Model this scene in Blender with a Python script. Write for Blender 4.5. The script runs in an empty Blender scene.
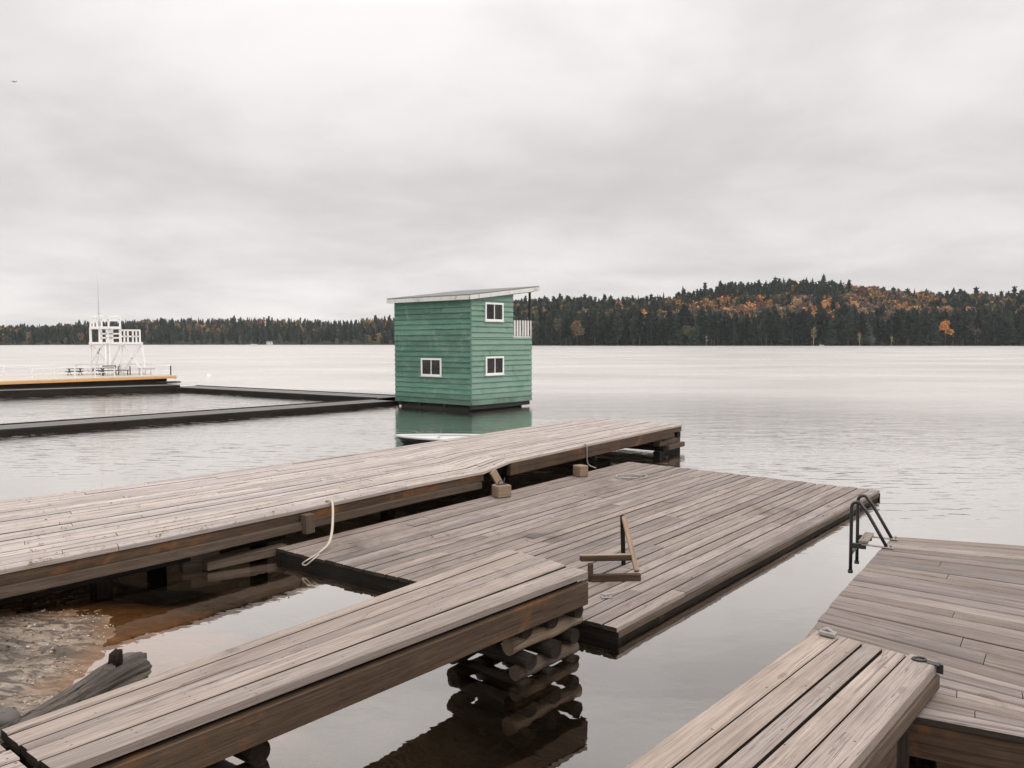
import bpy, math, random
from mathutils import Vector, Matrix, noise
random.seed(11)
R = math.radians
SC = bpy.context.scene
COL = SC.collection
V = Vector

# ------------------------------------------------------------------ camera
F = 800.0; H = 2.6
PITCH = math.atan((384 - 342.5) / F)
cam_d = bpy.data.cameras.new('camera')
cam_d.sensor_width = 36; cam_d.lens = F / 1024 * 36
cam_d.clip_start = 0.05; cam_d.clip_end = 9000
cam = bpy.data.objects.new('camera', cam_d); COL.objects.link(cam)
cam.location = (0, 0, H); cam.rotation_euler = (R(90) - PITCH, 0, 0)
SC.camera = cam

def ray(px, py):
    a = (px - 512) / F; b = (384 - py) / F
    c, s = math.cos(PITCH), math.sin(PITCH)
    return V((a, c + b * s, -s + b * c))
def at(px, py, z):                       # photo measurement -> point on the level z
    d = ray(px, py); t = (z - H) / d.z
    return V((d.x * t, d.y * t, z))
def atY(px, py, Y):                      # photo measurement -> point at depth Y
    d = ray(px, py); t = Y / d.y
    return V((d.x * t, Y, H + d.z * t))

# ------------------------------------------------------------------ render settings
SC.view_settings.view_transform = 'Standard'
SC.view_settings.look = 'None'
SC.view_settings.gamma = 1
SC.view_settings.exposure = 0.0
SC.view_settings.use_curve_mapping = False
SC.cycles.max_bounces = 8
SC.cycles.transparent_max_bounces = 12
SC.cycles.use_denoising = True

# ------------------------------------------------------------------ tagging
def tag(o, label=None, cat=None, group=None, kind=None):
    if label: o['label'] = label
    if cat: o['category'] = cat
    if group: o['group'] = group
    if kind: o['kind'] = kind
    return o
def empty(name, loc, label, cat, group=None, rz=0):
    o = bpy.data.objects.new(name, None); COL.objects.link(o)
    o.location = loc; o.rotation_euler = (0, 0, rz); o.empty_display_size = .2
    return tag(o, label, cat, group)

# ------------------------------------------------------------------ mesh builder
class MB:
    def __init__(s): s.v = []; s.f = []; s.uv = []; s.sm = []; s.mi = []
    def face(s, idx, uvs=None, smooth=False, mi=0):
        s.f.append(idx); s.uv.append(uvs or [(0, 0)] * len(idx)); s.sm.append(smooth); s.mi.append(mi)
    def poly(s, pts, uvs=None, smooth=False, mi=0):
        b = len(s.v); s.v += [tuple(p) for p in pts]
        s.face(list(range(b, b + len(pts))), uvs, smooth, mi)
    def sweep(s, sections, us, vs, cap=True, closed=True, smooth=False, mi=0, mis=None, capmi=None):
        """sections: list of equal-length point loops"""
        n = len(sections[0]); b = len(s.v)
        for sec in sections: s.v += [tuple(p) for p in sec]
        m = n if closed else n - 1
        for i in range(len(sections) - 1):
            for j in range(m):
                k = (j + 1) % n
                v1 = vs[j + 1] if j + 1 < len(vs) else vs[-1]
                s.face([b + i * n + j, b + i * n + k, b + (i + 1) * n + k, b + (i + 1) * n + j],
                       [(us[i], vs[j]), (us[i], v1), (us[i + 1], v1), (us[i + 1], vs[j])], smooth, mis[j] if mis else mi)
        if cap:
            w = [(us[0], x) for x in vs[:n]]
            s.face([b + j for j in range(n)][::-1], w[::-1], False, mi if capmi is None else capmi)
            e = b + (len(sections) - 1) * n
            s.face([e + j for j in range(n)], [(us[-1], x) for x in vs[:n]], False, mi if capmi is None else capmi)
    def plank(s, Lp, Rp, th, c=.007, u0=None, v0=None, outer=0):
        """board with its top edges along two polylines; L is on the left when looking along it (z up)"""
        u0 = random.uniform(0, 60) if u0 is None else u0
        v0 = random.uniform(0, 60) if v0 is None else v0
        secs = []; us = []; u = u0; pl = None
        for a, b in zip(Lp, Rp):
            a = V(a); b = V(b); w = (b - a).length; d = (b - a) / w
            z = V((0, 0, 1))
            secs.append([a - z * th, b - z * th, b - z * c, b - d * c, a + d * c, a - z * c])
            m = (a + b) / 2
            if pl is not None: u += (m - pl).length
            pl = m; us.append(u)
        vs = [v0 - th - .1, v0 - th - .1 - w, v0 + w + .01, v0 + w, v0, v0 - .01, v0 - th]
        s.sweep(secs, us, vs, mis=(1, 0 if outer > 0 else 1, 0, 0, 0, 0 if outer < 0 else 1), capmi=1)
    def box(s, c, size, rot=None, bev=.006, mi=0):
        """chamfered box along local x"""
        hx, hy, hz = size[0] / 2, size[1] / 2, size[2] / 2
        M = rot if rot is not None else Matrix.Identity(3)
        b = min(bev, hy * .4, hz * .4, hx * .4)
        loop = [(-hy + b, -hz), (hy - b, -hz), (hy, -hz + b), (hy, hz - b), (hy - b, hz), (-hy + b, hz), (-hy, hz - b), (-hy, -hz + b)]
        lin = [(y * (1 - b / hy), z * (1 - b / hz)) for y, z in loop]
        c = V(c); secs = []
        for x, l in ((-hx, lin), (-hx + b, loop), (hx - b, loop), (hx, lin)):
            secs.append([c + M @ V((x, y, z)) for y, z in l])
        u0 = random.uniform(0, 60); v0 = random.uniform(0, 60)
        vs = [v0]; 
        for j in range(8):
            p, q = loop[j], loop[(j + 1) % 8]
            vs.append(vs[-1] + math.hypot(p[0] - q[0], p[1] - q[1]))
        s.sweep(secs, [u0, u0 + b, u0 + 2 * hx - b, u0 + 2 * hx], vs, mi=mi)
    def beam(s, a, b, w, h, up=V((0, 0, 1)), bev=.006, mi=0):
        a = V(a); b = V(b); x = (b - a); L = x.length; x.normalize()
        y = up.cross(x)
        if y.length < 1e-4: y = V((1, 0, 0)).cross(x)
        y.normalize(); z = x.cross(y)
        s.box((a + b) / 2, (L, w, h), Matrix((x, y, z)).transposed(), bev, mi)
    def tube(s, pts, rad, n=10, smooth=True, cap=True, wob=0, mi=0):
        pts = [V(p) for p in pts]; secs = []; us = []; u = random.uniform(0, 40); ref = None
        ph = [random.uniform(0, 6.3) for _ in range(3)]
        for i, p in enumerate(pts):
            t = (pts[min(i + 1, len(pts) - 1)] - pts[max(i - 1, 0)]).normalized()
            if ref is None:
                ref = t.cross(V((0, 0, 1)))
                if ref.length < 1e-3: ref = t.cross(V((1, 0, 0)))
            ref = (ref - t * ref.dot(t)).normalized(); bi = t.cross(ref)
            r = rad[i] if isinstance(rad, (list, tuple)) else rad
            sec = []
            for j in range(n):
                a = 2 * math.pi * j / n
                k = 1 + wob * (math.sin(2 * a + ph[0]) + .6 * math.sin(5 * a + ph[1] + i * .6) + .5 * math.sin(9 * a + ph[2]))
                sec.append(p + (ref * math.cos(a) + bi * math.sin(a)) * r * k)
            secs.append(sec)
            if i: u += (p - pts[i - 1]).length
            us.append(u)
        rr = rad[0] if isinstance(rad, (list, tuple)) else rad
        v0 = random.uniform(0, 40)
        s.sweep(secs, us, [v0 + 2 * math.pi * rr * j / n for j in range(n + 1)], cap, smooth=smooth, mi=mi)
    def mesh(s, name, mats):
        me = bpy.data.meshes.new(name)
        me.from_pydata([tuple(p) for p in s.v], [], s.f)
        ul = me.uv_layers.new(name='UVMap')
        flat = [c for f in s.uv for uv in f for c in uv]
        ul.data.foreach_set('uv', flat)
        me.polygons.foreach_set('use_smooth', s.sm)
        me.polygons.foreach_set('material_index', s.mi)
        for m in (mats if isinstance(mats, (list, tuple)) else [mats]): me.materials.append(m)
        me.update(); return me
    def build(s, name, mats, parent=None):
        o = bpy.data.objects.new(name, s.mesh(name, mats)); COL.objects.link(o)
        if parent is not None:
            o.parent = parent
        return o
def wparent(o, p):
    """keep world-space mesh coordinates under a thing's empty"""
    o.parent = p
    o.matrix_parent_inverse = Matrix.LocRotScale(p.location, p.rotation_euler, p.scale).inverted()
    return o

# ------------------------------------------------------------------ materials
class NT:
    def __init__(s, name):
        s.m = bpy.data.materials.new(name); s.m.use_nodes = True
        s.t = s.m.node_tree; s.t.nodes.clear()
        s.out = s.n('ShaderNodeOutputMaterial')
    def n(s, typ, **kw):
        nd = s.t.nodes.new(typ)
        for k, v in kw.items():
            if k.startswith('i_'):
                key = k[2:]
                nd.inputs[int(key) if key.isdigit() else key.replace('_', ' ')].default_value = v
            else: setattr(nd, k, v)
        return nd
    def l(s, a, b): s.t.links.new(a, b)
    def math(s, op, a, b=None, c=None, clamp=False):
        nd = s.n('ShaderNodeMath', operation=op, use_clamp=clamp)
        for i, x in enumerate((a, b, c)):
            if x is None: continue
            if isinstance(x, (int, float)): nd.inputs[i].default_value = x
            else: s.l(x, nd.inputs[i])
        return nd.outputs[0]
    def rng(s, x, a, b, c=0., d=1., smooth=True):
        nd = s.n('ShaderNodeMapRange', interpolation_type='SMOOTHSTEP' if smooth else 'LINEAR')
        s.l(x, nd.inputs[0])
        for i, q in enumerate((a, b, c, d)): nd.inputs[i + 1].default_value = q
        return nd.outputs[0]
    def mix(s, fac, a, b, blend='MIX'):
        nd = s.n('ShaderNodeMix', data_type='RGBA', blend_type=blend)
        for i, x in ((0, fac), (6, a), (7, b)):
            if isinstance(x, (int, float)): nd.inputs[i].default_value = x
            elif isinstance(x, (tuple, list)): nd.inputs[i].default_value = tuple(x) + (1,) * (4 - len(x))
            else: s.l(x, nd.inputs[i])
        return nd.outputs[2]
    def noise(s, vec, scale, detail=4, rough=.55, dist=0., dim='3D'):
        nd = s.n('ShaderNodeTexNoise', noise_dimensions=dim)
        nd.inputs['Scale'].default_value = scale; nd.inputs['Detail'].default_value = detail
        nd.inputs['Roughness'].default_value = rough; nd.inputs['Distortion'].default_value = dist
        if vec is not None: s.l(vec, nd.inputs['Vector'])
        return nd
    def mapping(s, vec, scale=(1, 1, 1), loc=(0, 0, 0), rot=(0, 0, 0)):
        nd = s.n('ShaderNodeMapping'); s.l(vec, nd.inputs[0])
        nd.inputs[1].default_value = loc; nd.inputs[2].default_value = rot; nd.inputs[3].default_value = scale
        return nd.outputs[0]
    def principled(s, col, rough=.7, spec=.3, bump=None, bs=.3, bd=.01, metallic=0):
        p = s.n('ShaderNodeBsdfPrincipled')
        for key, x in (('Base Color', col), ('Roughness', rough), ('Specular IOR Level', spec), ('Metallic', metallic)):
            if isinstance(x, (int, float)): p.inputs[key].default_value = x
            elif isinstance(x, (tuple, list)): p.inputs[key].default_value = tuple(x) + (1,) * (4 - len(x))
            else: s.l(x, p.inputs[key])
        if bump is not None:
            b = s.n('ShaderNodeBump'); b.inputs['Strength'].default_value = bs; b.inputs['Distance'].default_value = bd
            s.l(bump, b.inputs['Height']); s.l(b.outputs[0], p.inputs['Normal'])
        s.l(p.outputs[0], s.out.inputs[0]); return p

def wood(name, lo, hi, stain=(.09, .07, .055), stain_amt=.6, warm=None, nails=True, vary=1., rough=.62, spec=.35, stain_scale=.55, crack=1., warm_lo=.5, bd=.008):
    t = NT(name)
    uv = t.n('ShaderNodeUVMap').outputs[0]
    geo = t.n('ShaderNodeNewGeometry'); pos = geo.outputs['Position']; isl = geo.outputs['Random Per Island']
    g1 = t.noise(t.mapping(uv, (1.1, 34, 1)), 1, 6, .62, .35, '2D').outputs[0]      # long grain
    g2 = t.noise(t.mapping(uv, (3.5, 150, 1)), 1, 4, .6, .1, '2D').outputs[0]       # fine fibre
    g3 = t.noise(t.mapping(uv, (.7, 4.5, 1)), 1, 4, .6, .6, '2D').outputs[0]        # mottling within a board
    tone = t.math('ADD', t.math('MULTIPLY', t.rng(g1, .32, .70), .55), t.math('MULTIPLY', t.rng(g2, .36, .66), .45))
    tone = t.math('ADD', t.math('MULTIPLY', tone, .62), t.math('MULTIPLY', t.rng(g3, .3, .72), .38))
    c = t.mix(tone, lo, hi)
    # boards differ
    br = t.rng(isl, 0, 1, 1 - .28 * vary, 1 + .2 * vary, False)
    c = t.mix(1., c, t.n('ShaderNodeCombineColor').outputs[0], 'MULTIPLY') if False else c
    cc = t.n('ShaderNodeCombineColor')
    i2 = t.math('FRACT', t.math('MULTIPLY', isl, 17.3))
    t.l(br, cc.inputs[0]); t.l(t.math('MULTIPLY', br, t.rng(i2, 0, 1, .955, 1.0, False)), cc.inputs[1])
    t.l(t.math('MULTIPLY', br, t.rng(i2, 0, 1, .89, 1.01, False)), cc.inputs[2])
    c = t.mix(1., c, cc.outputs[0], 'MULTIPLY')
    if warm:
        wn = t.noise(pos, 1.1, 5, .65, .8).outputs[0]
        c = t.mix(t.math('MULTIPLY', t.rng(wn, warm_lo, warm_lo + .18), .8), c, warm)
    # damp / dirt stains
    sn = t.noise(pos, stain_scale, 6, .68, 1.2).outputs[0]
    sn2 = t.noise(t.mapping(uv, (1.2, 9, 1)), 1, 5, .7, .8, '2D').outputs[0]
    st = t.math('MAXIMUM', t.rng(sn, .55, .74), t.math('MULTIPLY', t.rng(sn2, .60, .78), .8))
    c = t.mix(t.math('MULTIPLY', st, stain_amt), c, stain)
    # checks (drying cracks) along the grain
    ck = t.noise(t.mapping(uv, (.55, 26, 1), (3, 7, 0)), 1, 5, .55, .6, '2D').outputs[0]
    ckm = t.math('MULTIPLY', t.rng(t.math('ABSOLUTE', t.math('SUBTRACT', ck, .5)), .016, .0, 0, 1), t.rng(g3, .46, .56))
    c = t.mix(t.math('MULTIPLY', ckm, .75 * crack), c, (.035, .028, .024))
    # knots
    vo = t.n('ShaderNodeTexVoronoi', voronoi_dimensions='2D', feature='F1'); vo.inputs['Scale'].default_value = 1
    t.l(t.mapping(uv, (1.35, 4.2, 1)), vo.inputs['Vector'])
    kn = t.math('MULTIPLY', t.rng(vo.outputs['Distance'], .10, .045), t.rng(t.n('ShaderNodeSeparateColor').outputs[0], 0, 1) if False else 1.0)
    sepc = t.n('ShaderNodeSeparateColor'); t.l(vo.outputs['Color'], sepc.inputs[0])
    kn = t.math('MULTIPLY', kn, t.math('GREATER_THAN', sepc.outputs[0], .62))
    c = t.mix(t.math('MULTIPLY', kn, .42), c, (.075, .05, .036))
    if nails:
        sx = t.n('ShaderNodeSeparateXYZ'); t.l(uv, sx.inputs[0])
        du = t.math('MULTIPLY', t.math('SUBTRACT', t.math('FRACT', t.math('DIVIDE', sx.outputs[0], .61)), .5), .61)
        dv = t.math('MULTIPLY', t.math('SUBTRACT', t.math('FRACT', t.math('DIVIDE', sx.outputs[1], .085)), .5), .085)
        dd = t.math('SQRT', t.math('ADD', t.math('MULTIPLY', du, du), t.math('MULTIPLY', dv, dv)))
        wn_ = t.n('ShaderNodeTexWhiteNoise', noise_dimensions='2D')
        fl = t.n('ShaderNodeCombineXYZ')
        t.l(t.math('FLOOR', t.math('DIVIDE', sx.outputs[0], .61)), fl.inputs[0]); t.l(t.math('FLOOR', t.math('DIVIDE', sx.outputs[1], .085)), fl.inputs[1])
        t.l(fl.outputs[0], wn_.inputs['Vector'])
        keep = t.math('GREATER_THAN', wn_.outputs['Value'], .35)
        nl = t.math('MULTIPLY', t.rng(dd, .0085, .005), keep)
        c = t.mix(t.math('MULTIPLY', nl, .85), c, (.03, .024, .02))
    hgt = t.math('SUBTRACT', t.math('ADD', t.math('MULTIPLY', g2, .5), t.math('MULTIPLY', g1, .7)), t.math('MULTIPLY', ckm, .9))
    rg = t.rng(tone, 0, 1, rough + .12, rough - .06, False)
    t.principled(c, rg, spec, hgt, .55 if bd < .01 else .9, bd)
    return t.m

M = {}
M['deck_b'] = wood('weathered_pier_boards', (0.215, 0.185, 0.170), (0.516, 0.454, 0.425), (0.114, 0.094, 0.082), .5, rough=.46, vary=.7)
M['deck_c'] = wood('float_boards', (0.104, 0.084, 0.075), (0.324, 0.270, 0.244), (0.056, 0.042, 0.034), .85, warm=(.24, .145, .085), warm_lo=.62, stain_scale=.42, rough=.55)
M['deck_a'] = wood('gangway_boards', (0.168, 0.139, 0.124), (0.421, 0.357, 0.326), (0.084, 0.066, 0.055), .75, stain_scale=.9)
M['deck_d'] = wood('right_dock_boards', (0.117, 0.095, 0.086), (0.295, 0.246, 0.224), (0.063, 0.050, 0.042), .55, nails=False)
M['deck_e'] = wood('ramp_boards', (0.192, 0.158, 0.140), (0.449, 0.380, 0.347), (0.104, 0.080, 0.066), .5, stain_scale=1.4)
M['plank_edge'] = wood('gap_shade_plank_edge', (.022, .019, .016), (.06, .05, .043), (.02, .017, .015), .5, nails=False, spec=.05)  # plank sides, ends and undersides painted dark as shade in the gaps
M['beam'] = wood('aged_side_beam', (.042, .029, .021), (.115, .083, .062), (.022, .017, .014), .6, warm=(.20, .085, .032), nails=False, spec=.05, vary=.6)
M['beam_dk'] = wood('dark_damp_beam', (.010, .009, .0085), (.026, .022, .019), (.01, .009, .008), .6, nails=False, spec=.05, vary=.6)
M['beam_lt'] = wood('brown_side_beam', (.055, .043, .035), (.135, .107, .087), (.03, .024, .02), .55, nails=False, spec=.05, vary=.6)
M['log'] = wood('weathered_log', (.018, .015, .013), (.05, .041, .034), (.014, .012, .01), .6, nails=False, bd=.02, spec=.05)
M['log_tan'] = wood('pale_split_log', (.16, .115, .08), (.33, .25, .185), (.10, .07, .05), .5, nails=False, bd=.02)
M['tan'] = wood('tan_offcut', (.17, .12, .085), (.34, .255, .19), (.12, .08, .055), .5, nails=False, vary=.5)
M['drift'] = wood('driftwood', (.022, .018, .015), (.15, .122, .10), (.03, .025, .021), .6, nails=False, crack=1.5, bd=.03)
M['walk'] = wood('grey_walkway_boards', (.048, .046, .043), (.115, .11, .103), (.035, .033, .03), .6, nails=False, rough=.42, spec=.5)
M['walk_edge'] = wood('black_wet_edge_beam', (.012, .011, .010), (.035, .03, .026), (.01, .009, .008), .5, nails=False, spec=.05)

def paint(name, col, dirt=(.2, .17, .14), amt=.35, rough=.5, scale=3., spec=.35):
    t = NT(name)
    geo = t.n('ShaderNodeNewGeometry'); pos = geo.outputs['Position']
    n1 = t.noise(t.mapping(pos, (1, 1, .35)), scale, 6, .7, .5).outputs[0]
    n2 = t.noise(pos, scale * 9, 3, .6).outputs[0]
    c = t.mix(t.math('MULTIPLY', t.rng(n1, .5, .78), amt), col, dirt)
    c = t.mix(t.math('MULTIPLY', t.rng(n2, .62, .75), amt * .8), c, dirt)
    t.principled(c, rough, spec, n2, .2, .004)
    return t.m
M['white'] = paint('white_paint', (.78, .77, .75), (.42, .38, .33), .3)
M['white_trim'] = paint('weathered_white_trim', (.60, .59, .56), (.14, .13, .11), .95, scale=4.)
M['orange'] = paint('orange_edge_paint', (.60, .32, .115), (.30, .16, .07), .4)
M['tandeck'] = paint('pale_platform_deck', (.46, .41, .35), (.3, .2, .12), .5)
M['black_metal'] = paint('black_metal_tube', (.018, .019, .02), (.05, .04, .035), .4, .38, 8., .5)
M['steel'] = paint('dull_steel', (.30, .28, .265), (.12, .085, .06), .6, .45, 12., .5)
M['dark_frame'] = paint('dark_furniture_metal', (.05, .05, .05), (.1, .08, .06), .4)
M['rope'] = paint('white_rope', (.44, .385, .32), (.24, .19, .14), .6, .8, 14.)
M['grey_rope'] = paint('grey_cable', (.30, .28, .26), (.15, .12, .1), .5, .7, 14.)
M['roofing'] = paint('mossy_grey_roofing', (.17, .175, .165), (.08, .085, .075), .7, .8, 1.6)
M['hut_frame'] = paint('bare_underframe', (.03, .028, .026), (.06, .05, .045), .5, .8)  # one dark tone for the hut's frames, posts, joists and floats
M['boat_white'] = paint('boat_white_gelcoat', (.80, .80, .79), (.5, .48, .45), .25, .3)
M['boat_grey'] = paint('boat_pale_deck', (.52, .53, .52), (.3, .3, .28), .4, .4)
M['boat_dark'] = paint('boat_dark_hull', (.03, .031, .03), (.08, .08, .08), .4, .35)
M['stone'] = paint('dark_wet_stone', (.09, .08, .07), (.03, .027, .025), .6, .6, 9.)
M['bird'] = paint('grey_feathers', (.12, .12, .125), (.3, .3, .3), .4, .8, 6.)

def green_siding(name, chalk_and_light):
    t = NT(name)
    uv = t.n('ShaderNodeUVMap').outputs[0]
    geo = t.n('ShaderNodeNewGeometry'); pos = geo.outputs['Position']; isl = geo.outputs['Random Per Island']
    g = t.noise(t.mapping(uv, (.8, 16, 1)), 1, 6, .65, .5, '2D').outputs[0]
    w = t.noise(pos, 1.3, 6, .7, .8).outputs[0]
    w2 = t.noise(t.mapping(uv, (2.5, 30, 1)), 1, 5, .7, .3, '2D').outputs[0]
    c = t.mix(t.rng(g, .3, .7), (.062, .150, .108), (.10, .21, .157))
    v = t.rng(isl, 0, 1, .78, 1.2, False)
    cc = t.n('ShaderNodeCombineColor')
    for i in range(3): t.l(v, cc.inputs[i])
    c = t.mix(1., c, cc.outputs[0], 'MULTIPLY')
    c = t.mix(t.math('MULTIPLY', t.rng(w, .74 - .34 * chalk_and_light, .90 - .22 * chalk_and_light), min(.85, .35 + .4 * chalk_and_light)), c, (.185, .285, .225))      # chalked, faded paint; the extra on the lit-wall copy paints its brightness
    c = t.mix(t.math('MULTIPLY', t.rng(w2, .58, .70), .7), c, (.085, .105, .09))       # bare wood scuffs
    sx = t.n('ShaderNodeSeparateXYZ'); t.l(pos, sx.inputs[0])
    alg = t.math('MULTIPLY', t.rng(sx.outputs[2], .75, .25), t.rng(w, .3, .6))
    c = t.mix(t.math('MULTIPLY', alg, .7), c, (.035, .06, .045))                      # splash-zone algae
    t.principled(c, .6, .3, g, .3, .01)
    return t.m
M['green'] = green_siding('green_painted_siding', .8)
M['green_lit'] = green_siding('lit_wall_green_siding', 1.6)  # paler, more chalked copy: paints in the brightness of the sunward wall

def glass():
    t = NT('dark_window_glass')
    n = t.noise(t.n('ShaderNodeNewGeometry').outputs['Position'], 2.2, 3, .5).outputs[0]
    t.principled(t.mix(t.rng(n, .3, .7), (.010, .011, .012), (.03, .028, .026)), .05, .3, n, .10, .05)
    return t.m
M['glass'] = glass()

def foliage(name, attr):
    t = NT(name)
    geo = t.n('ShaderNodeNewGeometry'); isl = geo.outputs['Random Per Island']
    if attr:
        a = t.n('ShaderNodeVertexColor'); a.layer_name = 'leaf_colour'; base = a.outputs[0]
    else:
        base = t.n('ShaderNodeObjectInfo').outputs['Color']
    v = t.rng(isl, 0, 1, .65, 1.35, False)
    cc = t.n('ShaderNodeCombineColor')
    t.l(v, cc.inputs[0]); t.l(t.math('MULTIPLY', v, .97), cc.inputs[1]); t.l(t.math('MULTIPLY', v, .95), cc.inputs[2])
    c = t.mix(1., base, cc.outputs[0], 'MULTIPLY')
    p = t.principled(c, .8, .15)
    return t.m
M['leaf'] = foliage('tree_foliage', False)
M['leaf_far'] = foliage('far_forest_foliage', True)
M['bark'] = paint('grey_bark', (.10, .085, .07), (.05, .04, .035), .5, .9, 1.)
M['birch_bark'] = paint('pale_birch_bark', (.5, .47, .42), (.15, .13, .11), .5, .8, 1.)

def soil():
    t = NT('hill_soil')
    n = t.noise(t.n('ShaderNodeNewGeometry').outputs['Position'], .05, 6, .7).outputs[0]
    t.principled(t.mix(n, (.018, .022, .016), (.05, .042, .028)), .9, .1)
    return t.m
M['soil'] = soil()

def lakebed():
    t = NT('sand_and_lakebed')
    pos = t.n('ShaderNodeNewGeometry').outputs['Position']
    sx = t.n('ShaderNodeSeparateXYZ'); t.l(pos, sx.inputs[0]); z = sx.outputs[2]
    n1 = t.noise(pos, 1.6, 8, .68, .6).outputs[0]
    n2 = t.noise(pos, 14, 6, .7).outputs[0]
    n3 = t.noise(t.mapping(pos, (1, 2.2, 1), (0, 0, 0), (0, 0, .6)), 3.2, 6, .7, 1.0).outputs[0]
    c = t.mix(t.rng(n1, .3, .7), (.08, .059, .044), (.31, .247, .192))
    c = t.mix(t.math('MULTIPLY', t.rng(n2, .45, .68), .75), c, (.075, .052, .037))
    c = t.mix(t.math('MULTIPLY', t.rng(n3, .47, .56), .9), c, (.045, .036, .03))       # dark silt and leaf mould
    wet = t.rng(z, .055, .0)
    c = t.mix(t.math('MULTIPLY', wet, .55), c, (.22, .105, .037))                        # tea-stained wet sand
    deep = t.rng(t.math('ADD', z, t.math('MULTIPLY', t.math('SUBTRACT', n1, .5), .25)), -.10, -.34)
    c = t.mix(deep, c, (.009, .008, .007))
    p = t.principled(c, t.rng(z, .02, .12, .3, .85), .35, t.math('ADD', n2, n3), .7, .03)
    return t.m
M['bed'] = lakebed()

def water():
    t = NT('lake_water')
    pos = t.n('ShaderNodeNewGeometry').outputs['Position']
    sx = t.n('ShaderNodeSeparateXYZ'); t.l(pos, sx.inputs[0])
    # wind exposure: sheltered between the docks, ruffled on the open lake
    d = t.n('ShaderNodeVectorMath', operation='DISTANCE'); t.l(pos, d.inputs[0]); d.inputs[1].default_value = (-3.2, 4.5, 0)
    expo = t.rng(d.outputs['Value'], 7.5, 17)
    gust = t.noise(t.mapping(pos, (.03, .09, 1)), 1, 3, .5, .4).outputs[0]
    expo = t.math('MULTIPLY', expo, t.rng(gust, .3, .7, .55, 1.2))
    w1 = t.noise(t.mapping(pos, (.55, 1.7, 1), (0, 0, 0), (0, 0, -.12)), 1.0, 3, .5, .5).outputs[0]
    w2 = t.noise(t.mapping(pos, (3.0, 7.5, 1), (5, 3, 0), (0, 0, .18)), 1.0, 3, .55, .3).outputs[0]
    w3 = t.rng(t.noise(t.mapping(pos, (1.5, 6.5, 1), (9, 2, 0), (0, 0, .12)), 1.0, 2, .5, .25).outputs[0], .56, .76)   # scattered wavelets
    patch = t.rng(t.noise(t.mapping(pos, (.12, .2, 1), (4, 1, 0)), 1.0, 2, .5).outputs[0], .38, .62)
    calm = t.noise(t.mapping(pos, (.5, .8, 1)), 1.0, 2, .5).outputs[0]
    fine = t.noise(t.mapping(pos, (3, 4, 1)), 1.6, 2, .5).outputs[0]
    h = t.math('ADD', t.math('ADD', t.math('MULTIPLY', w1, .009), t.math('MULTIPLY', t.math('MULTIPLY', w3, patch), .016)), t.math('MULTIPLY', w2, .007))
    h = t.math('MULTIPLY', h, t.math('ADD', t.math('MULTIPLY', expo, .95), .02))
    h = t.math('ADD', h, t.math('ADD', t.math('MULTIPLY', calm, .010), t.math('MULTIPLY', fine, .0012)))
    b = t.n('ShaderNodeBump'); b.inputs['Strength'].default_value = 1; b.inputs['Distance'].default_value = 1
    t.l(h, b.inputs['Height'])
    rough = t.rng(d.outputs['Value'], 18, 40, .07, .265, False)
    pl = t.n('ShaderNodeVectorMath', operation='DISTANCE'); t.l(t.mapping(pos, (.8, 1, 1)), pl.inputs[0]); pl.inputs[1].default_value = (-13.5, 34, 0)
    shelter = t.rng(pl.outputs['Value'], 7, 13, .28, 1)                                   # still water inside the walkways
    rough = t.math('MULTIPLY', rough, t.math('MULTIPLY', shelter, t.rng(gust, .2, .8, .85, 1.1)))
    rough = t.math('MULTIPLY', rough, t.rng(d.outputs['Value'], 8, 17, .05, 1))
    lw = t.n('ShaderNodeLayerWeight'); lw.inputs['Blend'].default_value = .5; t.l(b.outputs[0], lw.inputs['Normal'])
    fr = t.n('ShaderNodeValToRGB'); t.l(lw.outputs['Facing'], fr.inputs[0])               # reflectance against viewing angle
    el = fr.color_ramp.elements
    stops = [(0, .04), (.36, .12), (.52, .22), (.60, .34), (.69, .60), (.77, .88), (.85, .97), (.93, .92), (.965, .80)]
    while len(el) < len(stops): el.new(.5)
    for e, (p, v) in zip(el, stops): e.position = p; e.color = (v, v, v, 1)
    gl = t.n('ShaderNodeBsdfGlossy'); t.l(rough, gl.inputs['Roughness']); t.l(b.outputs[0], gl.inputs['Normal'])
    gl.inputs['Color'].default_value = (1, .965, .942, 1)
    tr = t.n('ShaderNodeBsdfTransparent'); tr.inputs['Color'].default_value = (.90, .76, .58, 1)
    mx = t.n('ShaderNodeMixShader'); t.l(fr.outputs[0], mx.inputs[0]); t.l(tr.outputs[0], mx.inputs[1]); t.l(gl.outputs[0], mx.inputs[2])
    t.l(mx.outputs[0], t.out.inputs[0])
    return t.m
M['water'] = water()

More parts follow.
